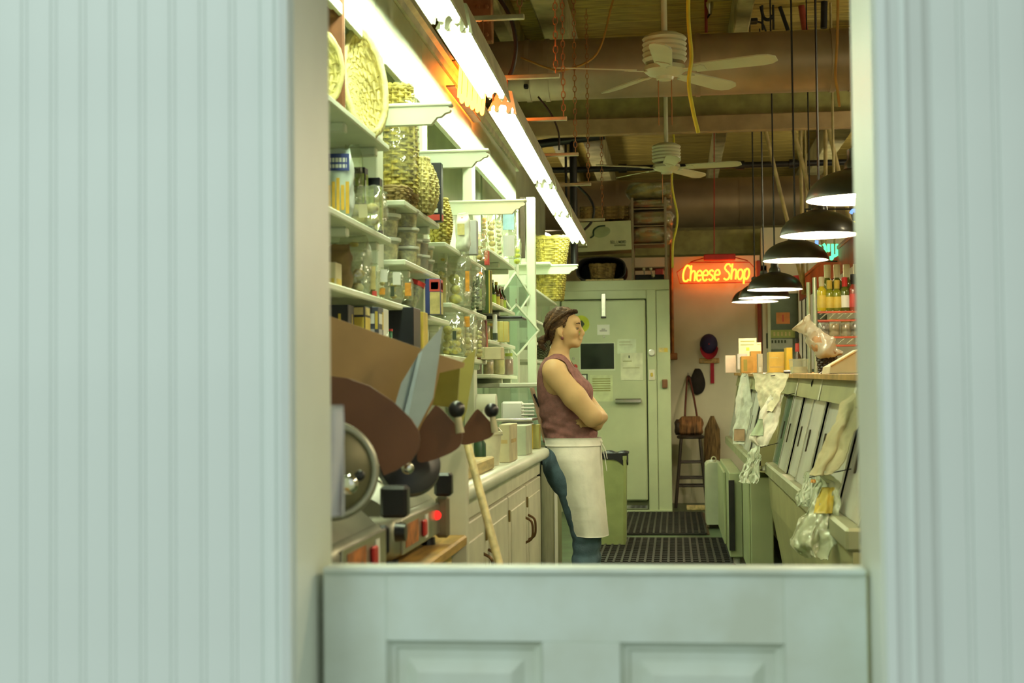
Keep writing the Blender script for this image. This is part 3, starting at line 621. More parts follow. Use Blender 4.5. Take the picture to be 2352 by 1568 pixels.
blackbox = mat('black_carton', (.012, .014, .022), .4, var=.2); limep = mat('lime_print', (.42, .55, .06), .5, var=.15); whitep = mat('white_print', (.80, .82, .76), .5, var=.03); redprint = mat('red_print', (.60, .07, .06), .5, var=.15); orangep = mat('orange_print', (.78, .36, .05), .5, var=.25, scale=30)
creamc = mat('cream_carton', (.68, .62, .40), .7, var=.08); greycard = mat('grey_card', (.46, .46, .47), .7, var=.05); brownk = mat('brown_kraft', (.30, .20, .09), .8, var=.2); palef = mat('pale_crackers', (.66, .57, .25), .7, var=.2, scale=20)

# ------------------------------------------------------------------ first unit
A, B, CC, DD = 2.08, 1.755, 1.535, 1.35
c = P(752, 105, 4.28); basket('wicker_tray', 'round pale wicker tray standing on the top shelf beside the doorway', 'wicker tray', tray_f((c.x-.055, 4.28, A+.135), .10, .128, .05, 0, R(24)), 9, 22, .0055, wickerp, .008)
tag(obj('divider_panel', MB().cbox(P(778, 100, 4.42).x-.1, P(790, 100, 4.42).x, 4.42, 4.44, A, 2.6), mat('brown_board', (.20, .075, .03), .6, var=.2)), 'dark brown upright board between the two wicker trays', 'board')
c = P(835, 165, 4.6); basket('wicker_tray', 'large scallop-edged wicker tray leaning on the top shelf near the post', 'wicker tray', tray_f((c.x-.015, 4.68, A+.175), .075, .19, .07, R(-14), R(38)), 10, 24, .006, wickerp, .012)
bag('tall clear bag of crackers with a navy blue label at the doorway edge', 735, 803, 338, 4.30, B, .09, None, .018, mat('pale_blue_bag', (.62, .72, .68), .4, var=.06), [(.30, .98, .66, .90, navy), (.36, .9, .78, .84, whitep), (.36, .9, .70, .75, whitep)]+[(.26+.15*k, .37+.15*k, .06+.05*(k % 2), .46+.05*(k % 3), mat('orange_sticks', (.80, .50, .05), .6, var=.2)) for k in range(5)], seed=3)
a = bag('clear bag of dark crisps behind the navy labelled crackers', 782, 826, 330, 4.62, B, .08, palef, .02, clear, seed=4)
carton('black carton with a lime green label on the second shelf', 806, 838, 384, 4.70, B, .05, blackbox, [(.3, .95, .45, .9, limep), (.05, .28, .5, .8, whitep)], 'black and lime cartons on the second shelf')
carton('black and lime carton with an egg-shaped picture near the post', 838, 872, 408, 4.79, B, .05, blackbox, [(.1, .6, .2, .85, limep), (.65, .98, .1, .7, palef)], 'black and lime cartons on the second shelf')
bag('wide flat clear bag of round pale crackers lying against the lime cartons', 788, 882, 424, 4.60, B, .09, palef, .028, cello, [(.4, .62, .3, .6, creamc)], seed=5, tilt=R(10))
carton('small cream carton on the third shelf at the doorway edge', 738, 771, 602, 4.20, CC, .08, creamc, [(.1, .9, .1, .35, goldp)])
bag('brown paper bag behind the crinkled cellophane on the third shelf', 745, 800, 560, 4.42, CC, .08, None, .02, mat('kraft_bag', (.22, .15, .06), .8, var=.25, bump=.4, bscale=20), seed=6)
bag('shiny crinkled cellophane gift bag tied at the top on the third shelf', 762, 842, 538, 4.50, CC, .10, palef, .024, cello, seed=7, fill=.6, tie=goldp, tilt=R(-6))
for i, (x0, x1, yt, lb, pr) in enumerate([(843, 868, 604, 'small clear packet with a red foot label on the third shelf', [(.5, .9, .0, .16, redprint), (.3, .8, .2, .9, palef)]), (866, 893, 612, 'small clear packet with an orange seal next to the red footed one', [(.2, .7, .1, .3, orangep), (.3, .9, .5, .9, whitep)]), (890, 922, 622, 'small white topped packet with a black tag on the third shelf', [(.2, .5, .1, .45, ink), (.4, .95, .5, .95, whitep)]), (920, 946, 640, 'small packet with a pink label at the end of the third shelf', [(.4, .95, .2, .8, orangep)])]):
    bag(lb, x0, x1, yt, 4.66+.08*i, CC, .05, palef, .012, clear, pr, 'little packets on the third shelf', seed=20+i)
for i, (x0, x1, yt, lb, pr) in enumerate([(742, 800, 700, 'dark navy carton under the third shelf by the doorway', [(.6, .7, .1, .8, goldp)]), (800, 838, 703, 'black carton showing a big gold cracker', [(.05, .95, .05, .75, goldp), (.1, .9, .8, .97, palef)]), (838, 869, 705, 'slate carton with pale lettering beside the gold cracker carton', [(.1, .7, .62, .85, whitep), (.75, .95, .5, .9, goldp), (.1, .7, .3, .5, greycard)])]):
    carton(lb, x0, x1, yt, 4.35+.12*i, DD, .08, blackbox if i != 2 else mat('slate_carton', (.05, .06, .09), .5), pr, 'dark cracker cartons under the third shelf')
carton('white carton edge next to the post under the third shelf', 869, 879, 708, 4.72, DD, .1, whitep, [], None)
# ------------------------------------------------------------------ second unit
A2, B2, C2 = 1.925, 1.705, 1.525
c = P(907, 330, 5.34); bs_ = basket('wicker_basket', 'tall straw basket wrapped in film rising above the second unit', 'basket', tub_f((c.x, 5.36, A2+.05), .075, .062, .40, .9, .012), 30, 16, .0065, wickerm, .010)
obj('film_wrap', pillow(T((c.x, 5.36, A2+.05)), .175, .155, .43, seed=9), clear, bs_, 60)
c = P(925, 450, 5.2); basket('wicker_basket', 'shallow square straw tray under the wrapped baskets', 'basket', lambda u, v: ((lambda a, q: (-1.09+.105*q*math.copysign(abs(math.cos(a))**.4, math.cos(a)), 5.36+.16*q*math.copysign(abs(math.sin(a))**.4, math.sin(a)), A2+.002+.045*v))(2*PI*u, .9+.1*v)), 5, 26, .006, wickerd, .007)
basket('wicker_basket', 'round fluted straw basket bulging beside the tall wrapped one', 'basket', lambda u, v: ((lambda a, q, fl: (-.990+.056*q*fl*math.cos(a), 5.60+.10*q*fl*math.sin(a), A2+.003+.205*v))(2*PI*u, math.sin(PI*(.12+.82*v))**.6, 1+.05*math.cos(2*PI*u*14))), 16, 28, .006, wickerp, .010)
carton('glossy black gift carton standing at the end of the second unit', 974, 1013, 374, 5.86, A2, .05, blackbox, [(.1, .9, .02, .12, redprint), (.2, .8, .15, .22, whitep)])
tb = deli_tub(); tb.location = (0, 0, 0); first = True
tubs = []
for k in range(2): tubs.append((-1.085, 5.26, B2+k*.072, 1.25))
tubs.append((-1.085, 5.26, B2+.072*1.25*2, 1.15)); tubs[1] = (-1.085, 5.26, B2+.072*1.25, 1.25)
tubs += [(-1.03, 5.42, B2+.072*k, 1.0) for k in range(3)]+[(-1.035, 5.58, B2+.072*k*.8, .8) for k in range(2)]+[(-1.03, 5.70, B2+.072*k*.9, .9) for k in range(2)]+[(-1.03, 5.84, B2+.072*k*.8, .8) for k in range(2)]
tl = ['large clear deli tub at the bottom of the nearest stack', 'large clear deli tub in the middle of the nearest stack', 'clear deli tub on top of the nearest stack', 'lowest clear tub of the stack behind the nearest one', 'middle clear tub of the stack behind the nearest one', 'top clear tub of the stack behind the nearest one', 'lower small clear tub of the third stack on the tub shelf', 'upper small clear tub of the third stack on the tub shelf', 'lower dark-filled tub of the fourth stack on the tub shelf', 'upper dark-filled tub of the fourth stack on the tub shelf', 'lower small tub at the far end of the tub shelf', 'upper small tub at the far end of the tub shelf']
dk = mat('tub_filling_dark', (.16, .10, .07), .7, var=.4, scale=60)
for i, (x_, y_, z_, s) in enumerate(tubs):
    o = tb if i == 0 else dup(tb, (x_, y_, z_)); o.location = (x_, y_, z_); o.scale = (s, s, s); o['label'] = tl[i]; o['group'] = 'clear deli tubs on the second unit'
    if i in (8, 9, 10): setmat(o, 'contents', dk)
c = P(958, 665, 5.44); t = thing('spice_jar', 'leaning clear tube of herbs with a red lid under the tub shelf', 'jar', (-1.03, 5.46, C2)); M = T((-1.035, 5.47, C2+.006), 0, R(-8), R(20))
obj('jar', MB(M).lathe([(.030, 0), (.031, .105)], 18), tubp, t, 40); obj('herbs', MB(M).lathe([(.027, .003), (.028, .095)], 14), mat('green_olive_mix', (.24, .26, .08), .7, var=.5, scale=70), t, 40); obj('lid', MB(M).lathe([(.033, .106), (.033, .124)], 18), redp, t, 40)
carton('navy and red tea carton with straw picture next to the leaning jar', 976, 1010, 640, 5.62, C2, .07, navy, [(.32, 1, .0, .62, palef), (.3, 1, .64, .98, redprint), (.4, .9, .7, .9, orangep)])
t = carton('open black carton with yellow sides below the second unit', 880, 950, 706, 5.1, 1.27, .14, blackbox, [(.16, .58, .0, .42, goldp)]); t['label'] = 'large black carton with a yellow window below the second unit'
carton('tall yellow carton behind the black one below the second unit', 951, 972, 716, 5.3, 1.27, .10, goldp)
t = thing('bottle', 'small green bottle with red wrapper lying before the black carton', 'bottle', (P(893, 760, 4.9).x, 4.95, DD)); cxx = P(890, 760, 4.9).x
obj('glass', MB(T((cxx, 4.95, DD))).lathe([(.022, 0), (.022, .035), (.008, .055), (.008, .08)], 12), mat('green_glass', (.03, .20, .08), .15, coat=.4), t, 50); obj('cap', MB(T((cxx, 4.95, DD))).lathe([(.009, .08), (.009, .088)], 10), redp, t)
bag('little red sweet packets by the doorway post', 862, 892, 760, 4.78, DD, .03, redprint, .012, clear, seed=31)
# ------------------------------------------------------------------ third unit
A3, B3, C3 = 1.865, 1.61, 1.375
basket('wicker_basket', 'brown straw gourd-shaped basket at the near end of the third unit', 'basket', tub_f((-1.025, 6.24, A3+.002), .032, .030, .19, 1, .016), 18, 16, .007, wickerm, .008)
bag('white printed bag tied with a dark red sprig on the third unit', 1044, 1077, 488, 6.5, A3, .07, None, .02, mat('white_bag_plastic', (.78, .80, .72), .4, var=.12, scale=20), [(.2, .7, .4, .7, palef)], seed=33, tie=redprint)
carton('plain grey book-like carton on the third unit', 1066, 1094, 506, 6.7, A3, .06, greycard)
bag('short cellophane bag of yellow sweets on the third unit', 1090, 1118, 532, 7.02, A3, .07, yg, .016, cello, seed=35)
carton('small red cardboard packet at the end of the third unit', 1112, 1122, 575, 7.28, A3, .04, redprint)
bag('tall clear bag of ribbon pasta with a gold top beside the tub shelf', 1002, 1026, 578, 6.34, B3, .07, pastam, .014, clear, [(.3, .9, .0, .5, palef)], seed=36, tie=goldp)
bag('fat clear bag of yellow pasta nests on the middle pasta shelf', 1023, 1077, 575, 6.48, B3, .13, pastam, .03, cello, [(.84, 1.0, .25, .62, orangep)], seed=37)
bag('clear bag of green and pale herbs with a folded top', 1075, 1112, 612, 6.86, B3, .08, herb, .012, cello, seed=38)
carton('dark green tall tin at the end of the middle pasta shelf', 1106, 1126, 620, 7.2, B3, .06, mat('dark_green_tin', (.06, .10, .03), .4, .2), [(.8, .95, 0, 1, goldp)])
bag('clear bag of bow pasta on the lowest pasta shelf', 1010, 1064, 716, 6.2, C3, .12, pastam, .02, cello, [(.55, .7, .35, .55, ink)], seed=39)
bag('clear bag of broken pasta with a pink seal on the lowest pasta shelf', 1060, 1092, 722, 6.5, C3, .10, palef, .018, cello, [(.2, .6, .7, .95, orangep)], seed=40)
bag('pale packet leaning beside the red book on the lowest pasta shelf', 1090, 1112, 728, 6.8, C3, .07, palef, .014, clear, seed=41)
carton('dull red book standing on the lowest pasta shelf', 1096, 1117, 735, 7.28, C3, .04, mat('maroon_cover', (.22, .06, .05), .6))
carton('bright red leaflet with gold edge leaning below the dull red book', 1098, 1118, 765, 7.36, C3, .05, redprint, [(.7, .8, 0, 1, goldp)])
carton('open pale cardboard tray at the end of the lowest pasta shelf', 1104, 1150, 797, 7.22, C3, .16, creamc, [])
# ------------------------------------------------------------------ fourth unit
A4, B4, C4, D4 = 1.985, 1.70, 1.49, 1.305
for i, (x0, x1, yt, lb) in enumerate([(1103, 1118, 486, 'brown bread stick bag at the left of the wrapped loaves'), (1117, 1137, 484, 'yellow wrapped long loaf in the middle of the loaves'), (1136, 1152, 486, 'white sleeved long loaf right of the yellow one')]):
    bag(lb, x0, x1, yt, 7.75+.15*i, A4, .06, mat('crust_%d' % i, [(.40, .25, .06), (.62, .48, .16), (.72, .66, .42)][i], .7, var=.2), .03, clear, [], 'wrapped loaves on the fourth unit', seed=50+i, fill=.9)
bag('tall clear bag of clear shapes with a sky blue header', 1152, 1184, 488, 8.25, A4, .06, None, .02, cello, [(.1, .9, .62, .98, cyanp), (.1, .9, .05, .5, greycard)], seed=54)
bag('bright yellow flower-like packet by the corner post', 1178, 1196, 548, 8.6, A4, .05, mat('bright_yellow', (.75, .80, .02), .5), .02, clear, seed=55)
def bottle(h, r, gm, cm, lm):
    t = thing('bottle', 'x', 'bottle', (0, 0, 0))
    obj('glass', MB().lathe([(r*.9, 0), (r, .01), (r, h*.52), (r*.85, h*.60), (r*.36, h*.72), (r*.32, h*.90), (r*.38, h*.905)], 18), gm, t, 50)
    obj('cap', MB().lathe([(r*.42, h*.885), (r*.42, h), (r*.3, h*1.005)], 14), cm, t, 40); obj('paper_label', MB().lathe([(r*1.02, h*.12), (r*1.02, h*.46)], 18, cap=False), lm, t, 60)
    return t
dg = mat('dark_green_glass', (.02, .05, .02), .12, coat=.5, var=.1); dr = mat('dark_red_glass', (.10, .012, .012), .12, coat=.5, var=.1); bz = mat('brown_glass', (.06, .03, .012), .12, coat=.5, var=.1)
b0 = bottle(.20, .022, dg, black, palef); 
spots = [(-1.10, 7.72, 1.25, dr, black, 'tall dark red bottle at the near end of the bottle shelf'), (-1.055, 7.86, 1.05, dr, whitep, 'red vinegar bottle with a white cap beside the tall dark red one'), (-1.10, 7.98, 1.15, dg, black, 'tall dark green bottle in the back row of the bottle shelf'), (-1.055, 8.06, .95, bz, goldp, 'brown bottle with a gold cap in the front row'), (-1.10, 8.20, 1.1, bz, black, 'brown bottle with a black cap in the back row'), (-1.05, 8.24, .95, dg, whitep, 'green bottle with a white cap and yellow label'), (-1.05, 8.42, .95, bz, goldp, 'squat brown bottle right of the yellow labelled one'), (-1.10, 8.50, 1.1, dg, black, 'dark green bottle in the back row near the corner post'), (-1.05, 8.60, .9, dr, whitep, 'short red bottle next to last on the bottle shelf'), (-1.05, 8.74, .92, dg, whitep, 'short green bottle at the far end of the bottle shelf')]
for i, (x_, y_, s, g, cp, lb) in enumerate(spots):
    o = b0 if i == 0 else dup(b0, (x_, y_, B4)); o.location = (x_, y_, B4); o.scale = (s*1.1, s*1.1, s*.85); o['label'] = lb; o['group'] = 'sauce bottles on the fourth unit'
    setmat(o, 'glass', g); setmat(o, 'cap', cp); setmat(o, 'paper_label', [palef, limep, goldp, redprint][i % 4])
tag(obj('tray', MB().cbox(-1.16, P(1199, 715, 8.1).x, 8.1, 8.35, 1.625, 1.64, .004), black), 'flat black tray sticking out under the bottle shelf', 'tray')
def jar(h, r, cm, lm, label):
    t = thing('jar', label, 'jar', (0, 0, 0)); obj('glass', MB().lathe([(r*.92, 0), (r, .008), (r, h*.78), (r*.8, h*.86), (r*.8, h*.9)], 20), tubp, t, 50)
    obj('contents', MB().lathe([(r*.86, .003), (r*.92, .01), (r*.92, h*.72)], 18), cm, t, 50); obj('lid', MB().lathe([(r*.86, h*.86), (r*.86, h)], 20), lm, t, 40); return t
j0 = jar(.13, .04, pastam, whitep, 'x')
jars = [(-1.06, 7.74, C4, .9, yg, goldp, 'yellow jar at the near end of the tin shelf'), (-1.055, 7.92, C4, .8, yg, limep, 'squat yellow jar in the middle of the tin shelf'), (-1.06, 8.12, C4, .85, limep, goldp, 'greenish yellow jar right of the squat one'), (-1.05, 8.34, C4, .8, dk, redp, 'dark jar at the far end of the tin shelf'),
        (-1.08, 7.76, D4, .75, dk, goldp, 'dark brown spread jar at the near end of the lowest shelf'), (-1.04, 7.95, D4, .75, yg, goldp, 'honey jar beside the dark spread jar'), (-1.02, 8.16, D4, 1.25, pastam, whitep, 'big pale glass jar with a wide lid on the lowest shelf'), (-.99, 8.42, D4, 1.0, mat('red_pepper', (.30, .05, .02), .6, var=.3), limep, 'jar of red peppers at the far end of the lowest shelf')]
for i, (x_, y_, z_, s, cm, lm, lb) in enumerate(jars):
    o = j0 if i == 0 else dup(j0, (x_, y_, z_)); o.location = (x_, y_, z_); o.scale = (s,)*3; o['label'] = lb; o['group'] = 'jars behind the person'; setmat(o, 'contents', cm); setmat(o, 'lid', lm)
carton('pale yellow tall packet row on the tin shelf', 1140, 1166, 738, 8.0, C4, .08, mat('pale_yellow_carton', (.66, .62, .22), .6), [(.2, .25, 0, 1, goldp), (.6, .65, 0, 1, goldp)])
carton('slim white tin at the near end of the tin shelf', 1131, 1140, 722, 7.85, C4, .04, whitep, [(0, 1, .05, .3, ink)])
# square acrylic frames hung on their corner
def diamond(label, cx, cy, hs, D, yaw):
    c = P(cx, cy, D); t = thing('acrylic_frame', label, 'frame', tuple(c), 'square frames hung on a corner'); M = T(c, yaw) @ Matrix.Rotation(R(45), 4, 'Y'); s = hs*D/FPX
    obj('pane', MB(M).box(-s, s, -.003, .003, -s, s), glassm, t)
    for a in range(4): obj('edge', MB(M @ Matrix.Rotation(a*PI/2, 4, 'Y')).cbox(-s, s, -.006, .006, s-.012, s, .002), paint, t)
    obj('hook', MB().tube([(c.x, c.y, c.z+s*1.41), (c.x, c.y, c.z+s*1.41+.03)], .003, 5), chrome, t)
diamond('white-edged square glass frame hung on its corner, lower of two', 1186, 758, 44, 8.95, R(35)); diamond('clear square frame hung on its corner, upper of two by the post', 1184, 676, 38, 9.25, R(55))
# ------------------------------------------------------------------ far straw hampers
def hamper(label, x0, x1, y0, y1, D, m):
    a, b_ = P(x0, y1, D), P(x1, y0, D); c = ((a.x+b_.x)/2, D+.15, a.z); hw = (b_.x-a.x)/2
    def f(u, v): an = 2*PI*u; q = .78+.22*v; cx, sy = math.cos(an), math.sin(an); return (c[0]+hw*q*math.copysign(abs(cx)**.5, cx), c[1]+.15*q*math.copysign(abs(sy)**.5, sy), c[2]+(b_.z-a.z)*v)
    return basket('straw_hamper', label, 'hamper', f, 14, 26, .008, m, .014)
hamper('big yellow straw hamper hanging at the far end of the shelves', 1224, 1296, 612, 688, 11.6, wickerm)
hamper('upper straw hamper above the far bracket board', 1224, 1302, 545, 606, 11.7, wickerm)
t = hamper('dark round hamper under the far shelf behind her head', 1212, 1256, 778, 822, 10.3, mat('dark_straw', (.10, .11, .04), .7, var=.4))
# ================================================================== counter, table and slicers on the left
ct = thing('base_cabinet', 'cream painted cabinet under the white counter with four doors', 'cabinet', (-.95, 6.1, 0))
CX = -.705
obj('carcass', MB().box(-1.295, CX-.02, 4.52, 7.47, .08, .845), creamp, ct)
obj('plinth', MB().box(-1.295, CX-.07, 4.52, 7.43, 0, .08), blackm, ct)
obj('apron_rail', MB().cbox(CX-.02, CX-.004, 4.52, 7.47, .775, .845, .003), creamp, ct)
for k in range(4):
    a = 4.54+k*.735; b_ = a+.70
    d = obj('door', MB().cbox(CX-.02, CX, a, b_, .10, .765, .004), creamp, ct)
    obj('door_panel', MB().cbox(CX-.002, CX+.005, a+.07, b_-.07, .17, .70, .004), creamp, d)
    hy = b_-.05 if k % 2 == 0 else a+.05
    obj('handle', MB().tube(stroke([(CX, hy, .50), (CX+.03, hy, .52), (CX+.036, hy, .56), (CX+.03, hy, .60), (CX, hy, .62)]), .006, 7), mat('antique_brass', (.16, .09, .04), .35, .8), d, 170)
    for hz_ in (.2, .66): obj('hinge', MB().cbox(CX, CX+.008, a-.018, a-.004, hz_, hz_+.05, .002), mat('brass_hinge', (.35, .25, .1), .4, .8), d)
xs = [(-1.295, .85), (-.70, .85), (-.675, .855), (-.662, .868), (-.660, .885), (-.664, .90), (-.675, .909), (-.69, .912), (-1.295, .912)]
tag(obj('worktop', MB().prism(xs, 4.505, 7.50, 'y'), mat('white_laminate', (.74, .76, .64), .3, var=.06, scale=4), None, 40), 'white laminate worktop with rounded edge where the person leans', 'worktop')
tag(obj('end_panel', MB().cbox(-1.29, -.655, 4.46, 4.50, 0, 1.065, .004), creamp), 'cream upright panel between the slicers and the white counter', 'panel')
# table
tb_ = thing('slicer_table', 'honey coloured wooden table carrying the meat slicers', 'table', (-.97, 3.5, 0)); ZT = .764
obj('tabletop', MB().cbox(-1.29, -.655, 2.5, 4.45, ZT-.035, ZT, .006), woodm, tb_)
obj('apron', MB().box(-1.25, -.70, 2.55, 4.42, ZT-.16, ZT-.036), mat('yellow_board', (.55, .42, .10), .6, var=.15), tb_)
for a, b_ in ((-1.22, 2.6), (-.74, 2.6), (-1.22, 4.36), (-.74, 4.36)): obj('leg', MB().cbox(a-.03, a+.03, b_-.03, b_+.03, 0, ZT-.16), palewood, tb_)
# slicers
brownst = mat('steel_brown_reflection', (.40, .24, .10), .42, .35, var=.15, scale=3)  # warm reflections on stainless steel, painted as a brown base colour
dkst = mat('steel_dark_reflection', (.155, .065, .030), .42, .35, var=.12, scale=4)  # darker brown reflections on the steel plates, painted into the base colour
bluest = mat('bluish_guard', (.40, .48, .52), .3, .4, var=.15, scale=4); olvst = mat('olive_guard', (.42, .41, .11), .35, .4, var=.15, scale=4)
castal = mat('cast_aluminium', (.34, .34, .27), .38, .6, var=.12, scale=5)
def plate(name, pts, D, th, m, t, dD=None, smooth=None, bend=0):
    # flat plate: outline measured in the photo, stood up at depth D and turned so that it has its own depth
    ps = [P(x, y, D) for x, y in pts]; cx = sum(p.x for p in ps)/len(ps); yaw = dD or 0
    f = [(p.x, D+(p.x-cx)*yaw+bend*(p.z-ps[0].z), p.z) for p in ps]; k = len(f)
    b2 = [(p[0], p[1]+th, p[2]) for p in f]
    return obj(name, MB().add(f+b2, [tuple(range(k)), tuple(range(2*k-1, k-1, -1))]+[(i, i+k, (i+1) % k+k, (i+1) % k) for i in range(k)]), m, t, smooth)
def rounded(pts, n=5):
    return [(v.x, v.y) for v in stroke([Vector((x, y, 0)) for x, y in pts]+[Vector((*pts[0], 0))], n)][:-1]
def slicer(label, y0, y1):
    t = thing('meat_slicer', label, 'meat slicer', (-.84, (y0+y1)/2, ZT), 'meat slicers on the wooden table')
    for xx in (-1.0, -.73):
        for yy in (y0+.05, y1-.05): obj('foot', MB(T((xx, yy, ZT))).lathe([(.022, 0), (.02, .022)], 12), black, t)
    obj('base', MB().cbox(-1.05, -.70, y0, y1, ZT+.022, ZT+.135, .022), castal, t, 50)
    obj('deck', MB().prism([(-1.03, ZT+.135), (-.72, ZT+.135), (-.76, ZT+.17), (-.84, ZT+.215), (-.96, ZT+.24), (-1.03, ZT+.24)], y0+.03, y1-.03, 'y'), castal, t, 30)
    p = obj('control_panel', MB().cbox(-.7, -.694, y0+.03, y1-.04, ZT+.035, ZT+.125, .003), steel, t)
    obj('warning_label', MB().box(-.694, -.6925, y0+.07, y0+.25, ZT+.05, ZT+.11), mat('orange_label', (.50, .16, .04), .5, var=.3, scale=30), p)
    obj('rocker_switch', MB().cbox(-.694, -.684, y0+.30, y0+.345, ZT+.055, ZT+.10, .004), redp, p)
    obj('white_sticker', MB().box(-.694, -.6925, y0+.355, y0+.40, ZT+.045, ZT+.11), whitep, p)
    return t
s1 = slicer('meat slicer nearest the doorway with a round blade guard and orange label', 2.90, 3.42)
s2 = slicer('second meat slicer, with a red switch light, beside the cream panel', 3.56, 4.22)
# blade and ring of the near slicer
Mb = T((P(752, 1080, 3.05).x, 3.06, P(752, 1080, 3.05).z), R(24), R(-12))
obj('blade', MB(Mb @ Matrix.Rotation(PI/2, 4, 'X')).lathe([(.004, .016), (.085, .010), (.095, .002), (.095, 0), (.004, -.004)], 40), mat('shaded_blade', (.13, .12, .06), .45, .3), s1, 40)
obj('blade_ring', MB(Mb).tube([(.103*math.cos(2*PI*k/40), 0, .103*math.sin(2*PI*k/40)) for k in range(40)], .010, 8, closed=True), castal, s1, 170)
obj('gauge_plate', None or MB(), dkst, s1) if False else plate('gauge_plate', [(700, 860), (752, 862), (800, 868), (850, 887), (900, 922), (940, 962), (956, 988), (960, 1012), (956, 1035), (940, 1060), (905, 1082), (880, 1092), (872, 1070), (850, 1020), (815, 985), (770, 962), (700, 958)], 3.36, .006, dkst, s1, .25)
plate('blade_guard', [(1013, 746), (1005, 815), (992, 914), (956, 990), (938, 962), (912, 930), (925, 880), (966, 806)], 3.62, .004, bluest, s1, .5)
plate('guard_highlight', [(968, 806), (938, 958), (930, 950), (950, 860), (960, 812)], 3.60, .003, mat('guard_highlight_blue', (.45, .58, .68), .3, .5), s1, .5)  # blue highlight along the guard's left edge, painted as its own strip
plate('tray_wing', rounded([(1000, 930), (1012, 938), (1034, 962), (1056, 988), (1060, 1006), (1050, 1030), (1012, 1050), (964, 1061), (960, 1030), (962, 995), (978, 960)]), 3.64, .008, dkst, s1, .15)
def knob(t, x, y, D, rpx, m=black):
    c = P(x, y, D); r = rpx*D/FPX; obj('ball_knob', MB().ball(c, r, 16, 10), m, t, 170)
    e = P(x+8, y+rpx+34, D); obj('knob_stem', MB().tube([c, e], [r*.38, r*.5], 10), mat('ivory_plastic', (.62, .56, .36), .5), t, 60)
knob(s1, 1049, 940, 3.62, 20); knob(s2, 1129, 942, 4.12, 17)
for x, y, D, r, m in ((826, 1092, 3.02, 13, black), (800, 1112, 3.0, 24, chrome), (936, 1074, 3.42, 15, chrome)):
    c = P(x, y, D); obj('round_knob', MB().ball(c, (r*D/FPX, r*D/FPX*.7, r*D/FPX), 16, 10), m, s1, 170)
def blk(t, x0, x1, y0, y1, D, dy, m, name='grip_block'):
    a, b_ = P(x0, y1, D), P(x1, y0, D); obj(name, MB().cbox(a.x, b_.x, D, D+dy, a.z, b_.z, .008), m, t)
blk(s1, 872, 934, 1116, 1190, 3.36, .05, black); blk(s2, 996, 1036, 1086, 1140, 4.12, .05, black)
blk(s1, 866, 892, 1206, 1276, 3.43, .02, black, 'selector_knob'); blk(s2, 1000, 1030, 1140, 1235, 4.16, .03, mat('grey_post', (.25, .21, .14), .5, .4), 'support_post')
c = P(1003, 1183, 4.1); obj('pilot_light', MB().ball(c, .014, 12, 8), glow('red_pilot', (1, .03, .02), 1.6), s2, 170)
c = P(918, 1222, 3.5); obj('dial', MB(T(c, 0, 0, PI/2)).lathe([(.024, -.01), (.022, .016)], 16), black, s2, 40)
# wheel under the wings, second slicer
c = P(940, 1068, 3.72); Mw = T(c, R(20), R(-20)); obj('blade_cover', MB(Mw @ Matrix.Rotation(PI/2, 4, 'X')).lathe([(.004, .03), (.05, .028), (.082, .015), (.085, -.01), (.004, -.012)], 32), black, s2, 40)
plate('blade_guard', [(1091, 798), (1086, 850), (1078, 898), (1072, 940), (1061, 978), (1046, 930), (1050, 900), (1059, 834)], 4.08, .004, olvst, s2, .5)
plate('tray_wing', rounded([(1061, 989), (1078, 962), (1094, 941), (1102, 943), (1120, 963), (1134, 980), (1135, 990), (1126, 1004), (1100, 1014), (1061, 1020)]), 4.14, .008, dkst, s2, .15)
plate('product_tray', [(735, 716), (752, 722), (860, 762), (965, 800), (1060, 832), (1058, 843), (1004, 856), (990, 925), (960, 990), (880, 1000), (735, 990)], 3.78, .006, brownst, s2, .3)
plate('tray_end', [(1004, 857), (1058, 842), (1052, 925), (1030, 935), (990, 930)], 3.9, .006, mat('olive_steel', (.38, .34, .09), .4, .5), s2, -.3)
obj('tray_support', MB().cbox(-.93, -.88, 3.80, 3.86, ZT+.236, 1.22, .006), castal, s2); obj('plate_support', MB().cbox(-.86, -.80, 3.375, 3.40, ZT+.17, 1.16, .006), castal, s1); obj('guard_arm', MB().tube([(-.80, 3.40, ZT+.2), (-.70, 3.62, 1.10)], .010, 8), castal, s1); obj('wing_arm', MB().tube([(-.82, 3.9, ZT+.2), (-.62, 4.15, 1.09)], .010, 8), castal, s2)
# cloth hanging behind the jamb
def cl(u, v): p = P(735+48*u+10*v, 930+255*v, 2.345); return (p.x, 2.345+.012*math.sin(7*u+3*v), p.z)
tag(obj('cloth', MB().sheet(cl, 14, 16, .003), mat('lilac_white_cloth', (.62, .60, .58), .9, var=.06), None, 170), 'off-white cloth hanging just inside the doorway in front of the slicer', 'cloth')
# broom
p, q = P(1074, 1022, 4.42), P(1152, 1316, 4.05); q2 = q+(q-p)*.62; q2.z = max(q2.z, .2)
bh = thing('broom', 'wooden broom handle leaning against the counter beside the slicers', 'broom', (q2.x, q2.y, 0))
obj('handle', MB().tube([p, q2], .0125, 12), palewood, bh, 60); d_ = (q2-p).normalized()
obj('head', MB().cbox(q2.x-.04, q2.x+.04, q2.y-.16, q2.y+.16, .14, .21), darkwood, bh); obj('bristles', MB().box(q2.x-.035, q2.x+.035, q2.y-.15, q2.y+.15, 0, .139), mat('straw_bristle', (.5, .4, .15), .9), bh)
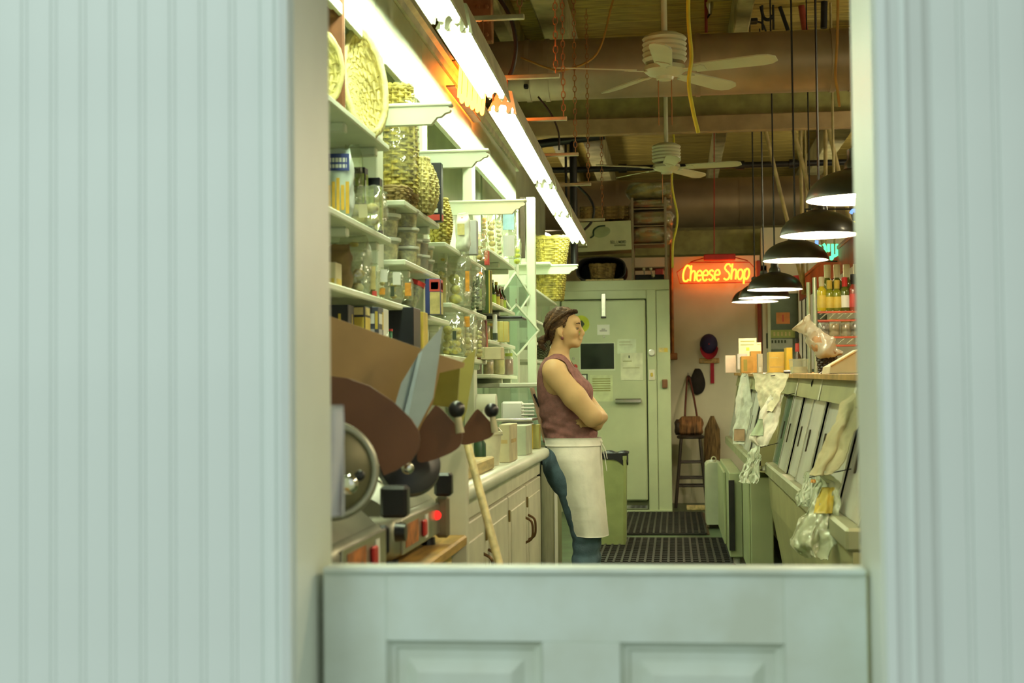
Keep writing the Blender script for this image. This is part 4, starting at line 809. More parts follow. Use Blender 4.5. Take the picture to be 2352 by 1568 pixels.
# things on the worktop
tag(obj('cutting_board', MB().cbox(-1.0, -.70, 4.56, 5.5, .913, .962, .006), palewood), 'thick pale wooden cutting board at the near end of the white counter', 'cutting board')
t = thing('bucket', 'cream plastic bucket behind the slicer knobs', 'bucket', (P(1122, 1000, 5.7).x, 5.7, .913)); M = T((P(1122, 1000, 5.7).x-.02, 5.75, .913)); obj('pail', MB(M).lathe([(.055, 0), (.066, .125), (.071, .126), (.071, .135), (.062, .135), (.052, .01)], 24), mat('cream_plastic', (.72, .68, .50), .45), t, 40); obj('bail', MB(M).tube([(.07*math.cos(a), .0, .12+.05*math.sin(a)) for a in [PI*k/10 for k in range(11)]], .003, 5), steel, t)
t = thing('tape_dispenser', 'dark green spray bottle foot beside the cream bucket', 'bottle', (P(1098, 1025, 5.4).x, 5.45, .962)); t.name = 'spray_bottle'; ORG[t.name] = Vector(t.location); M = T(t.location); obj('body', MB(M).lathe([(.024, 0), (.024, .05), (.012, .07), (.010, .09)], 14), mat('dark_green_plastic', (.02, .06, .03), .4), t, 40); obj('nozzle', MB(M).cbox(-.012, .03, -.008, .008, .09, .108), whitep, t)
carton('pale cardboard box with a slot on the white counter', 1146, 1170, 975, 5.95, .913, .3, mat('tan_box', (.62, .56, .36), .7), [(.2, .8, .5, .6, cardb)])
carton('grey-green scale box on the counter near the person', 1170, 1208, 978, 6.6, .913, .28, mat('grey_green_box', (.50, .54, .40), .6), [])
carton('tall glass vase-like canister next to the scale box', 1215, 1238, 975, 7.3, .913, .09, mat('olive_canister', (.36, .34, .10), .5), [(.3, .4, 0, 1, goldp)], name='canister', cat='canister')
t = thing('price_scale', 'white counter scale with curling paper rolls behind the boxes', 'scale', (P(1185, 960, 7.2).x-.05, 7.25, .913)); a = P(1150, 985, 7.2); b_ = P(1215, 945, 7.2)
obj('body', MB().cbox(a.x, b_.x, 7.2, 7.45, .913, P(1180, 968, 7.2).z, .015), whitep, t); obj('platter', MB().cbox(a.x-.02, b_.x+.02, 7.17, 7.46, P(1180, 967, 7.2).z, P(1180, 961, 7.2).z, .003), steel, t)
obj('paper_roll', MB(T((P(1115, 915, 7.2).x, 7.25, P(1115, 925, 7.2).z), PI/2, 0)).tube([(0, -.05, 0), (0, .05, 0)], .045, 20), paper, t, 50); obj('roll_stand', MB().cbox(P(1105, 930, 7.2).x, P(1125, 930, 7.2).x, 7.22, 7.30, .913, P(1115, 930, 7.2).z), whitep, t)
for k in range(4): obj('keypad_row', MB().cbox(P(1196, 900, 7.3).x, P(1226, 900, 7.3).x, 7.3, 7.34, P(1200, 955-8*k, 7.3).z, P(1200, 950-8*k, 7.3).z), whitep, t)
obj('display_head', MB().cbox(P(1150, 900, 7.35).x, P(1200, 900, 7.35).x, 7.36, 7.42, .96, P(1170, 922, 7.35).z, .01), whitep, t)
# glass display case beyond the counter end
gc = thing('display_case', 'glass-fronted counter case with a white top behind the person', 'display case', (-1.0, 8.5, .0))
obj('base', MB().box(-1.29, -.76, 7.76, 9.5, 0, .90), mat('fridge_body', (.30, .30, .18), .4, .3), gc)
obj('top', MB().cbox(-1.29, P(1240, 885, 8.0).x, 8.0, 9.3, P(1200, 889, 8.0).z, P(1200, 879, 8.0).z, .004), paint, gc)
sl = MB().add([(P(1218, 890, 8.0).x, 8.0, P(1218, 890, 8.0).z), (-.70, 8.0, .91), (-.70, 9.3, .91), (P(1218, 890, 8).x, 9.3, P(1218, 890, 8).z)], [(0, 1, 2, 3)])
obj('slanted_glass', MB().prism([(P(1218, 890, 8).x, P(1218, 890, 8).z), (P(1218, 890, 8).x+.006, P(1218, 890, 8).z), (-.70, .905), (-.706, .905)], 8.0, 9.3, 'y'), glassm, gc)
obj('end_glass', MB().prism([(-1.28, .905), (-.706, .905), (P(1216, 890, 8).x, P(1218, 890, 8).z), (-1.28, P(1218, 890, 8).z)], 8.002, 8.008, 'y'), glassm, gc)
obj('edge_rail', MB().tube([(P(1219, 890, 8).x, 7.995, P(1219, 890, 8).z), (-.698, 7.995, .91)], .010, 8), paint, gc)
fd = obj('fridge_door', MB().cbox(-.759, -.735, 7.80, 8.55, .06, .86, .006), mat('fridge_door_grey', (.40, .40, .30), .4, .3), gc)
obj('gasket', MB().box(-.76, -.74, 7.765, 7.795, .04, .88), black, fd); obj('hinge_bar', MB().cbox(-.735, -.71, 7.82, 7.86, .8, .83), black, fd)
pm = MB(); 
for k in range(22): pm.add([(-.7345, 8.35+.03*math.cos(a), .08+k*.024+.009*math.sin(a)) for a in [2*PI*j/6 for j in range(6)]], [tuple(range(6))])
obj('perforated_strip', MB().cbox(-.735, -.728, 8.6, 8.8, .06, .62, .002), whitep, fd)
t = thing('clipboard', 'pale pink board with a black edge leaning by the glass case', 'clipboard', tuple(P(1235, 950, 7.75))); a, b_ = P(1222, 890, 7.78), P(1252, 1010, 7.78)
obj('board', MB().tube([a, b_], .012, 4), mat('pink_board', (.62, .42, .30), .6), t); obj('black_edge', MB().tube([P(1226, 905, 7.75), P(1240, 935, 7.75)], .006, 4), black, t)
# ================================================================== the person
DPN = 7.72; KP = DPN/FPX
def Q(px, py, dy=0): v = P(px, py, DPN); return np.array((v.x, DPN+dy, v.z))
def sdf_body():
    h = .0058
    lo = Q(1225, 1418, -.34); hi = Q(1420, 695, .36); lo[2] = -.02
    n = np.ceil((hi-lo)/h).astype(int); ax = [lo[i]+h*np.arange(n[i]) for i in range(3)]
    F = np.full(n, .25, dtype=np.float32); LAB = np.zeros(n, dtype=np.int8); BEST = np.full(n, 9., dtype=np.float32)
    def region(a, b_, pad):
        s = []
        for i in range(3):
            i0 = max(0, int((min(a[i], b_[i])-pad-lo[i])/h)); i1 = min(n[i], int((max(a[i], b_[i])+pad-lo[i])/h)+2); s.append(slice(i0, i1))
        s = tuple(s); g = np.meshgrid(*[ax[i][s[i]] for i in range(3)], indexing='ij'); return s, g
    def blend(s, d, k, lab, sub=False):
        f = F[s]
        if sub:
            hh = np.clip(.5-.5*(f+d)/k, 0, 1); F[s] = f*(1-hh)-d*hh+k*hh*(1-hh); return
        hh = np.clip(.5+.5*(f-d)/k, 0, 1); F[s] = f*(1-hh)+d*hh-k*hh*(1-hh)
        b_ = BEST[s]; mm = d < b_; b_[mm] = d[mm]; LAB[s][mm] = lab
    def cone(a, b_, ra, rb, lab, k=.02, sub=False):
        s, (X, Y, Z) = region(a, b_, max(ra, rb)+.06); ba = b_-a; L2 = ba@ba
        t = np.clip(((X-a[0])*ba[0]+(Y-a[1])*ba[1]+(Z-a[2])*ba[2])/L2, 0, 1)
        d = np.sqrt((X-a[0]-t*ba[0])**2+(Y-a[1]-t*ba[1])**2+(Z-a[2]-t*ba[2])**2)-(ra+(rb-ra)*t); blend(s, d.astype(np.float32), k, lab, sub)
    def ell(c, r, lab, k=.02, tilt=0, sub=False):
        r = np.array(r); s, (X, Y, Z) = region(c-r, c+r, .06); dx, dy, dz = X-c[0], Y-c[1], Z-c[2]
        if tilt: ca, sa = math.cos(tilt), math.sin(tilt); dx, dz = dx*ca+dz*sa, -dx*sa+dz*ca
        q = np.sqrt((dx/r[0])**2+(dy/r[1])**2+(dz/r[2])**2); q2 = np.sqrt((dx/r[0]**2)**2+(dy/r[1]**2)**2+(dz/r[2]**2)**2)+1e-9
        blend(s, (q*(q-1)/q2).astype(np.float32), k, lab, sub)
    # torso: stack of ellipses (photo row: back, front, half width)
    tab = [(812, 1268, 1300, .055), (822, 1258, 1306, .085), (836, 1246, 1314, .135), (852, 1240, 1326, .150), (870, 1238, 1338, .150), (892, 1237, 1350, .147), (915, 1239, 1355, .140), (945, 1244, 1352, .132), (975, 1251, 1356, .130), (1000, 1257, 1366, .138), (1020, 1257, 1370, .152), (1050, 1252, 1371, .170), (1080, 1252, 1370, .176), (1105, 1262, 1368, .168), (1125, 1275, 1362, .15)]
    zs = np.array([Q(1300, r[0])[2] for r in tab])[::-1]; xb = np.array([Q(r[1], r[0])[0] for r in tab])[::-1]; xf = np.array([Q(r[2], r[0])[0] for r in tab])[::-1]; wy = np.array([r[3] for r in tab])[::-1]
    s, (X, Y, Z) = region(np.array((xb.min(), DPN-.18, zs[0])), np.array((xf.max(), DPN+.18, zs[-1])), .05)
    c = (np.interp(Z, zs, xb)+np.interp(Z, zs, xf))/2; rx = (np.interp(Z, zs, xf)-np.interp(Z, zs, xb))/2; ry = np.interp(Z, zs, wy)
    q = (np.abs((X-c)/rx)**2.3+np.abs((Y-DPN)/ry)**2.3)**(1/2.3); d = (q-1)*np.minimum(rx, ry); d = np.maximum(d, np.maximum(zs[0]-Z, Z-zs[-1])); blend(s, d.astype(np.float32), .01, 1)
    for sd in (-1, 1): ell(Q(1334, 898, sd*.068), (.052, .062, .055), 1, .04)            # bust
    # legs and feet
    for sd in (-1, 1):
        hip, kn, cf, an = Q(1313, 1090, sd*.085), Q(1349, 1228, sd*.082), Q(1347, 1290, sd*.085), Q(1352, 1384, sd*.088)
        cone(hip, kn, .088, .066, 3, .03); cone(kn, cf, .064, .062, 3, .02); cone(cf, an, .062, .042, 3, .02); an[2] = max(an[2], .07)
        heel = an+np.array((-.02, 0, 0)); heel[2] = .035; toe = an+np.array((.15, sd*.02, 0)); toe[2] = .028
        cone(an, heel, .04, .034, 5, .02); cone(heel, toe, .036, .026, 5, .02)
    ell(Q(1283, 1064, -.08), (.066, .08, .075), 3, .03); ell(Q(1283, 1064, .08), (.066, .08, .075), 3, .03)
    # neck and head
    cone(Q(1280, 832), Q(1289, 790), .058, .050, 4, .025)
    ell(Q(1290, 746), (.089, .074, .092), 4, .02); ell(Q(1306, 768), (.052, .058, .062), 4, .025, R(-20)); ell(Q(1325, 790), (.021, .026, .019), 4, .02)
    ell(Q(1322, 738), (.026, .050, .030), 4, .015); ell(Q(1313, 787), (.035, .045, .022), 4, .02)
    for sd in (-1, 1):
        ell(Q(1317, 765, sd*.034), (.024, .024, .022), 4, .015); ell(Q(1330, 755, sd*.034), (.008, .012, .007), 4, .010, 0, True)
        ell(Q(1288, 762, sd*.077), (.015, .008, .027), 6, .006, R(12)); ell(Q(1290, 759, sd*.084), (.007, .005, .014), 6, .004, R(12), True); ell(Q(1293, 773, sd*.073), (.009, .007, .010), 6, .006)
    cone(Q(1329, 744), Q(1339, 763), .008, .009, 4, .016); ell(Q(1338.5, 766), (.009, .012, .0085), 4, .012); cone(Q(1336, 768), Q(1333.5, 776), .010, .012, 4, .010)
    ell(Q(1333.5, 778.5), (.013, .022, .0065), 7, .006); ell(Q(1332.5, 784.5), (.012, .020, .0065), 7, .006)
    # arms (right one nearer)
    for sd in (-1, 1):
        sh, el = Q(1279, 858, sd*.168), Q(1364, 955, sd*.190)
        mid = sh*.45+el*.55+np.array((0, sd*.006, 0))
        ell(Q(1277, 848, sd*.150), (.060, .050, .055), 2, .03); cone(sh, mid, .062, .062, 2, .02); cone(mid, el, .062, .052, 2, .02)
    wr, wl_ = Q(1383, 958, .035), Q(1372, 976, -.035)
    cone(Q(1366, 956, -.188), wr, .048, .031, 2, .02); cone(Q(1366, 958, .188), wl_, .048, .030, 2, .02)
    def hand(w0, kn, tips, thumb):
        across = tips[3][0]-tips[0][0]; 
        for i in range(4):
            b_ = kn+across*(i/3-.5)*.9; cone(w0+(b_-w0)*.25, b_, .015, .0125, 2, .010)
            pts = [b_]+[np.array(p) for p in tips[i]]
            for a, c2, ra, rb in zip(pts[:-1], pts[1:], (.0095, .0085, .008), (.0085, .008, .0072)): cone(a, c2, ra, rb, 2, .004)
        a = w0*.7+kn*.3; 
        for p, q_, ra, rb in zip([a]+thumb[:-1], thumb, (.014, .011), (.011, .0095)): cone(np.array(p), np.array(q_), ra, rb, 2, .006)
    # left hand tucked round her right ribs, finger ends showing under the near upper arm
    tl_ = [[Q(1350, 958+6*i, -.112), Q(1338, 958+6*i, -.134), Q((1335, 1328, 1330, 1339)[i], 957+7*i, -.146)] for i in range(4)]
    hand(wl_, Q(1361, 969, -.082), tl_, [Q(1366, 958, -.085), Q(1356, 950, -.115)])
    # right hand laid on the left upper arm
    tr_ = [[Q(1374-6*i, 938-5*i, .165), Q(1366-6*i, 932-5*i, .225), Q(1354-6*i, 928-5*i, .25)] for i in range(4)]
    hand(wr, Q(1378, 945, .115), tr_, [Q(1366, 950, .10), Q(1352, 940, .14)])
    return F, LAB, lo, h, n
def surface_nets(F, LAB, lo, h):
    ins = F < 0; n = F.shape
    idx = [(i, j, k) for i in (0, 1) for j in (0, 1) for k in (0, 1)]
    sl = lambda o: tuple(slice(o[a], n[a]-1+o[a]) for a in range(3))
    cnt = sum(ins[sl(o)].astype(np.int8) for o in idx); act = (cnt > 0) & (cnt < 8); cells = np.argwhere(act)
    vid = -np.ones(act.shape, dtype=np.int64); vid[act] = np.arange(len(cells)); acc = np.zeros((len(cells), 3)); num = np.zeros(len(cells))
    c0 = cells
    for a in idx:
        for ax_ in range(3):
            if a[ax_]: continue
            b_ = list(a); b_[ax_] = 1; fa = F[c0[:, 0]+a[0], c0[:, 1]+a[1], c0[:, 2]+a[2]]; fb = F[c0[:, 0]+b_[0], c0[:, 1]+b_[1], c0[:, 2]+b_[2]]
            m = (fa < 0) != (fb < 0); t = np.where(m, fa/(fa-fb+1e-12), 0); p = np.tile(np.array(a, float), (len(c0), 1)); p[:, ax_] += t
            acc[m] += p[m]; num[m] += 1
    V = lo+h*(cells+acc/num[:, None]); lab = LAB[cells[:, 0], cells[:, 1], cells[:, 2]]; faces = []
    for ax_ in range(3):
        u, v = (ax_+1) % 3, (ax_+2) % 3; o = [0, 0, 0]; o[ax_] = 1
        A = ins[tuple(slice(0, n[i]-o[i]) for i in range(3))]; B_ = ins[tuple(slice(o[i], n[i]) for i in range(3))]
        e = np.argwhere(A != B_); e = e[(e[:, u] > 0) & (e[:, v] > 0) & (e[:, u] < n[u]-1) & (e[:, v] < n[v]-1)]
        def at_(du, dv): q = e.copy(); q[:, u] -= du; q[:, v] -= dv; return vid[q[:, 0], q[:, 1], q[:, 2]]
        quad = np.stack([at_(1, 1), at_(0, 1), at_(0, 0), at_(1, 0)], 1); flip = ~A[e[:, 0], e[:, 1], e[:, 2]]; quad[flip] = quad[flip][:, ::-1]; faces.append(quad)
    return V, np.concatenate(faces), lab
F_, LAB_, lo_, h_, n_ = sdf_body(); VB, FB, LB = surface_nets(F_, LAB_, lo_, h_)
def vnormals(V, F):
    fn = np.cross(V[F[:, 2]]-V[F[:, 0]], V[F[:, 3]]-V[F[:, 1]]); N = np.zeros_like(V)
    for k in range(4): np.add.at(N, F[:, k], fn)
    return N/(np.linalg.norm(N, axis=1)[:, None]+1e-12)
NB = vnormals(VB, FB)
# photo coordinates of every body vertex, to lay out the clothes
dv_ = (VB-np.array((0, 0, EYE))) @ np.array(RC); PXV = 1176+FPX*dv_[:, 0]/-dv_[:, 2]; 
_pz = P(1300, 900, DPN).z; PYV = 900-(VB[:, 2]-_pz)/KP; PXV = 1300+(VB[:, 0]-P(1300, 900, DPN).x)/KP - .0*(PYV-900); DYV = VB[:, 1]-DPN
PXV = PXV + (PYV-900)*math.tan(R(.62))   # undo the camera roll
def sub(name, mask, off, m, parent, th=.004, wr=None, smooth=True, drop=0):
    fm = mask[FB].all(1); f = FB[fm]; u, inv = np.unique(f, return_inverse=True); f = inv.reshape(-1, 4)
    o = off if np.isscalar(off) else off[u]; V = VB[u]+NB[u]*(o if np.isscalar(o) else o[:, None])
    if wr is not None: V = V+NB[u]*wr(u)[:, None]
    mb = MB(); mb.v = [tuple(p) for p in V]; mb.f = [list(map(int, q)) for q in f]
    ob = obj(name, mb, m, parent, 170)
    md = ob.modifiers.new('thickness', 'SOLIDIFY'); md.thickness = th; md.offset = 0
    md = ob.modifiers.new('soften', 'SMOOTH'); md.factor = .5; md.iterations = 4
    return ob
skin = mat('skin', (.60, .40, .20), .55, var=.08, scale=6, spec=.3); 
per = thing('person', 'person in mauve sleeveless top, white half apron and jeans, arms crossed against the counter', 'person', (float(Q(1340, 1400)[0]), DPN, 0))
mb = MB(); mb.v = [tuple(p) for p in VB]; mb.f = [list(map(int, q)) for q in FB]
body = obj('body', mb, skin, per, 170); md = body.modifiers.new('soften', 'SMOOTH'); md.factor = .5; md.iterations = 3
mauve = mat('mauve_knit', (.235, .105, .10), .9, var=.14, scale=40, bump=.2, bscale=150); denim = mat('blue_denim', (.075, .13, .18), .85, var=.22, scale=14, bump=.2, bscale=120)
ad = np.abs(DYV)
top = np.isin(LB, (1, 4)) | ((LB == 2) & (PYV < 850) & (ad < .115))
hole = (ad > .098) & (((PXV-1281)/27)**2+((PYV-868)/36)**2 < 1)
hole |= (LB == 2) & ~((PYV < 850) & (ad < .115))
neckl = np.where(PXV > 1290, 834+np.clip((PXV-1290), 0, 30)*.35, 821) 
top &= ~hole & (PYV < 1016) & ((ad > .062) | (PYV > neckl)) & (PYV > 814)
wrk = lambda u: .0055*np.sin((PYV[u]*.16+(PXV[u]-1300)*.10+8*DYV[u])*1.0)*np.clip((PYV[u]-900)/60, 0, 1)+.003*np.sin(PYV[u]*.33-PXV[u]*.12)*np.clip((PYV[u]-920)/50, 0, 1)
sub('sleeveless_top', top, .007+.008*np.clip((PYV-940)/70, 0, 1), mauve, per, .004, wrk)
leg = (np.isin(LB, (1, 3))) & (PYV > 1008) & (PYV < 1378)
sub('jeans', leg, .006, denim, per, .004, lambda u: .003*np.sin(PYV[u]*.22+DYV[u]*30)*np.clip((PYV[u]-1190)/40, 0, 1))
sub('shoes', (LB == 5), .006, black, per, .004)
# hair
hx = np.interp(PYV, [700, 716, 719, 730, 745, 754, 757, 775, 803, 806], [1400, 1400, 1327, 1308, 1304, 1300, 1281, 1276, 1262, 1200])
hairm = mat('dark_brown_hair', (.035, .020, .012), .75, var=.5, spec=.15, scale=14, bump=.5, bscale=70, stretch=(1, 1, 3), col2=(.075, .040, .018))
hm = (LB == 4) & (PXV < hx) & (PYV < 806)
hr = sub('hair', hm, .0055+.003*np.clip((1312-PXV)/30, 0, 1), hairm, per, .006, lambda u: .003*np.sin(PXV[u]*.5+PYV[u]*.35)+.002*np.sin(PYV[u]*.9-PXV[u]*.3))
def braid(pts, r, n=44):
    c = stroke([Vector(p) for p in pts], 8); m = MB(); L = len(c)
    for s in range(3):
        pp = []
        for i, p in enumerate(c):
            ph = 2*PI*s/3+i*.85; pp.append(p+Vector((0, math.cos(ph)*r*.7, math.sin(ph)*r*.7)))
        m.tube(pp, r*.75, 6)
    return m
for sd in (-1, 1):
    obj('braid', braid([Q(1325, 715, sd*.02), Q(1312, 716, sd*.055), Q(1290, 728, sd*.079), Q(1268, 745, sd*.078), Q(1256, 768, sd*.05), Q(1254, 780, sd*.02)], .008), hairm, hr, 170)
sk = Q(1290, 746)
def skull(px, py, dy, k=1.0):       # a point pushed out onto the hair surface
    d = Q(px, py, dy)-sk; r = math.sqrt((d[0]/.098)**2+(d[1]/.083)**2+(d[2]/.101)**2); return Vector(sk+d/r*k)
smb = MB(); rs_ = random.Random(5)
for sd in (-1, 1):
    for k in range(46):
        q = k/45; a = (1325-26*q+rs_.uniform(-1, 1), 713+40*max(0, q-.25)**1.2, sd*(.006+.078*min(1, q*1.5)))
        pts = [skull(*a), skull(1305-14*q, 705+44*q, sd*(.02+.075*q)), skull(1278-6*q, 712+48*q, sd*(.03+.06*q)), skull(1260, 740+26*q, sd*(.035+.035*q), 1.0), Vector(Q(1255+2*q, 774+3*q, sd*.018))]
        smb.tube(stroke(pts, 5), [.0016+.0010*math.sin(i*.15) for i in range(21)], 4)
hs = obj('hair_strands', smb, mat('brown_strands', (.060, .030, .014), .6, var=.5, scale=30, spec=.25, col2=(.16, .085, .035)), hr, 170); hs['kind'] = 'stuff'
obj('bun', MB().tube(stroke([Q(1262, 772), Q(1249, 778), Q(1243, 788), Q(1247, 799), Q(1253, 803)]), [.020]*6+[.022]*6+[.017]*6+[.010]*7, 10), hairm, hr, 170)
for sd in (-1, 1):
    e = obj('eye', MB().ball(Q(1324.5, 755, sd*.030), (.0105, .0115, .0085), 14, 10), mat('eye_white', (.38, .30, .20), .5), per, 170); obj('iris', MB().ball(Q(1327.3, 755, sd*.0325), (.0055, .006, .0055), 10, 8), mat('iris', (.06, .05, .03), .2), e, 170)
    obj('eyebrow', MB().tube([Vector(Q(1331.5, 744, sd*.012)), Vector(Q(1331, 742, sd*.028)), Vector(Q(1325, 743.5, sd*.048))], [.003, .004, .002], 6), hairm, per, 170)
    obj('eyelid', MB().tube([Vector(Q(1329.5, 753, sd*.022)), Vector(Q(1328.6, 751.8, sd*.032)), Vector(Q(1324.5, 753.5, sd*.043))], .0026, 6), mat('skin_lid', (.34, .20, .10), .6), per, 170)
    obj('earring', MB().ball(Q(1294, 778, sd*.078), .0085, 12, 8), mat('dark_red_stud', (.14, .03, .03), .3), per, 170)
# half apron
apm = mat('apron_cotton', (.88, .88, .80), .9, var=.05, scale=10, bump=.25, bscale=30)
vy = [1004, 1018, 1068, 1091, 1129, 1167, 1224]; ve = [1256, 1259, 1271, 1279, 1289, 1304, 1320]; vf = [1377, 1379, 1382, 1384, 1387, 1391, 1397]
def ap(u, v):
    py = 1004+220*v+4*math.sin(u*PI)*(v**3); e_, f_ = np.interp(py, vy, ve), np.interp(py, vy, vf); rx = (f_-e_)/1.866; c_ = f_-rx; th = R(150-300*u)
    wob = 1+(.016*math.sin(th*4+v*5)+.024*math.sin(th*8+1)*v+.010*math.sin(11*v+3*th)*(1-v))*min(1, v*3)
    crs = .010*math.exp(-((py-1140-.12*(py-1004)*math.sin(th))/2.5)**2)+.010*math.exp(-((py-1187)/2.5)**2)+.012*math.exp(-((math.degrees(th)-62-18*v)/3.5)**2)*min(1, v*2)
    wob += crs
    ry = (.160+.044*min(1, v*4.5)-.035*max(0, v-.35))*wob
    p = Q(c_+rx*math.cos(th)*(1 if math.cos(th) < .5 else wob), py, -ry*math.sin(th)*1.02); return p
an = obj('apron', MB().sheet(ap, 110, 70, .003), apm, per, 170)
def wb(u, v): p = ap(u, .0+.085*v); q = Q(1318, 1010, 0); d = p-q; d[2] = 0; return p+d/np.linalg.norm(d)*.005
obj('waistband', MB().sheet(wb, 60, 3, .004), apm, an, 170)
for a, b_, c_ in (((1378, 1012), (1389, 1030), (1394, 1052)), ((1378, 1014), (1388, 1048), (1393, 1080))):
    def tie(u, v): p = stroke([Vector(Q(*a, -.03)), Vector(Q(*b_, -.05)), Vector(Q(*c_, -.055))], 8)[int(round(u*16))]; return p+Vector((.006, -.012+.024*v, 0))
    obj('apron_tie', MB().sheet(tie, 16, 1, .003), apm, an, 170)
obj('bow_knot', MB().ball(Q(1379, 1013, -.03), (.014, .02, .013), 10, 8), apm, an, 170)
# ================================================================== walk-in cooler and what stands on it
def PB(x0, x1, y0, y1, D): a, b_ = P(x0, y1, D), P(x1, y0, D); return a.x, b_.x, a.z, b_.z      # world box of a photo rectangle at depth D
ck = thing('walk_in_cooler', 'pale green walk-in cooler with a heavy door at the end of the aisle', 'cooler', ((cx0+cx1)/2, YC, 0))
dx0, dx1 = P(1292, 900, YC).x, P(1485, 900, YC).x; dzt = P(1390, 690, YC).z; dzb = P(1460, 1153, YC).z
obj('cabinet', MB().box(cx0, dx0-.03, YC, YC+1.0, 0, cz).box(dx1+.03, cx1, YC, YC+1.0, 0, cz).box(dx0-.03, dx1+.03, YC, YC+1.0, dzt+.02, cz).box(dx0-.03, dx1+.03, YC+.06, YC+1.0, 0, dzt+.02), coolerm, ck)
obj('header_panel', MB().cbox(P(1262, 700, YC).x, cx1+.003, YC-.02, YC-.0005, P(1400, 668, YC).z, cz, .006), coolerm, ck)
obj('frame_post', MB().cbox(P(1510, 900, YC).x, cx1+.003, YC-.018, YC-.0005, 0, P(1400, 669, YC).z, .004), coolerm, ck); obj('frame_post', MB().cbox(dx1+.012, P(1509, 900, YC).x, YC-.03, YC-.0005, 0, dzt+.10, .006), coolerm, ck)
obj('frame_post', MB().cbox(P(1264, 900, YC).x, dx0-.012, YC-.03, YC-.0005, 0, dzt+.10, .006), coolerm, ck); obj('frame_head', MB().cbox(dx0-.011, dx1+.011, YC-.03, YC-.0005, dzt+.012, dzt+.10, .006), coolerm, ck)
dr_ = obj('door', MB().cbox(dx0, dx1, YC-.05, YC+.05, dzb+.02, dzt, .012), coolerm, ck)
obj('gasket', MB().box(dx0-.009, dx1+.009, YC-.004, YC+.055, dzb+.015, dzt+.009), mat('dark_gasket', (.05, .06, .03), .7), dr_)
a = PB(1334, 1410, 788, 848, YC-.05); obj('window', MB().cbox(a[0], a[1], YC-.056, YC-.0505, a[2], a[3], .003), mat('black_glass', (.01, .014, .012), .08, var=0), dr_); obj('window_frame', MB().box(a[0]-.01, a[1]+.01, YC-.0530, YC-.0502, a[2]-.014, a[3]+.01), greenw, dr_)
a = PB(1412, 1474, 915, 926, YC-.09); obj('handle', MB().cbox(a[0], a[1], YC-.10, YC-.08, a[2], a[3], .008).box(a[0]+.01, a[0]+.03, YC-.08, YC-.051, a[2]+.01, a[3]-.01).box(a[1]-.03, a[1]-.01, YC-.08, YC-.051, a[2]+.01, a[3]-.01), chrome, dr_)
a = PB(1381, 1391, 674, 690, YC-.05); obj('door_closer', MB().cbox(a[0], a[1], YC-.07, YC-.0505, P(1385, 730, YC).z, a[3], .004), steel, dr_); obj('closer_tip', MB().cbox(a[0]-.004, a[1]+.004, YC-.075, YC-.07, P(1385, 731, YC).z, P(1385, 727, YC).z), darkwood, dr_)
obj('kick_strip', MB().cbox(P(1430, 1160, YC).x, dx1, YC-.03, YC-.001, P(1460, 1168, YC).z, P(1460, 1158, YC).z), chrome, ck); obj('threshold', MB().cbox(dx0, cx1, YC-.05, YC-.001, 0, P(1460, 1170, YC).z, .003), coolerm, ck)
for x, y, rr, m in ((1387, 773, 3, steel), (1317, 823, 3, steel)): c = P(x, y, YC-.052); obj('bolt', MB(T(c, 0, PI/2)).lathe([(rr*YC/FPX, 0), (rr*YC/FPX*.6, .008)], 8), m, dr_)
def note(label, x0, x1, y0, y1, m, lines=(), D=None, cat='notice', name='notice'):
    D = D or YC-.0515; a = PB(x0, x1, y0, y1, D); t = thing(name, label, cat, ((a[0]+a[1])/2, D, a[2])); obj('sheet', MB().box(a[0], a[1], D-.0012, D-.0002, a[2], a[3]), m, t)
    for u0, u1, v, hh, lm in lines: obj('print_line', MB().box(a[0]+(a[1]-a[0])*u0, a[0]+(a[1]-a[0])*u1, D-.002, D-.0014, a[2]+(a[3]-a[2])*(v-hh/2), a[2]+(a[3]-a[2])*(v+hh/2)), lm, t)
    return t
olvink = mat('olive_ink', (.28, .30, .10), .8); grn = mat('pale_green_paper', (.62, .70, .42), .8); ylw = mat('yellow_paper', (.66, .70, .22), .8)
note('small white sticker with a grey emblem on the cooler door', 1372, 1400, 745, 769, whitep, [(.2, .8, .4, .16, greycard), (.35, .65, .55, .14, greycard)])
note('pale sheet of paper taped at the upper right of the cooler door', 1418, 1461, 778, 812, mat('grey_green_paper', (.64, .72, .54), .8), [(.1, .7, .8, .05, olive), (.1, .8, .6, .04, olive)])
note('larger cream sheet overlapping the pale one on the cooler door', 1426, 1476, 810, 873, mat('cream_paper', (.70, .74, .54), .8), [(.1, .5, .7, .03, olvink), (.36, .42, .86, .1, ink), (.1, .85, .45, .02, olvink)], YC-.0555)
note('yellow-green typed notice low on the cooler door', 1356, 1407, 861, 922, grn, [(.1, .9, .86-.09*k, .04, olvink) for k in range(6)]+[(.06, .14, .42, .05, orangep)])
note('small black and white label beside the typed notice', 1332, 1350, 858, 875, ink, [(.2, .8, .55, .5, whitep)])
note('small yellow and white strip on the cooler frame', 1513, 1534, 798, 809, palef, [(.6, .98, .5, .8, goldp)], YC-.0195)
t = thing('sticker', 'round lime yellow sticker on the cooler door in front of her face', 'sticker', tuple(P(1336, 745, YC-.0515))); c = P(1334, 744, YC-.0515); obj('disc', MB(T(c, 0, PI/2)).lathe([(20*YC/FPX, .0002), (20*YC/FPX, .0014)], 32), mat('lime_sticker', (.55, .62, .04), .6), t); obj('emblem', MB(T(c, 0, PI/2)).lathe([(9*YC/FPX, .0016), (9*YC/FPX, .003)], 5), ink, t)
t = thing('push_button', 'round red button at the left of the cooler window', 'button', tuple(P(1321, 842, YC-.06))); c = P(1321, 842, YC-.0505); obj('cap', MB(T(c, 0, PI/2)).lathe([(6*YC/FPX, .0), (5*YC/FPX, .02)], 16), redp, t, 40)
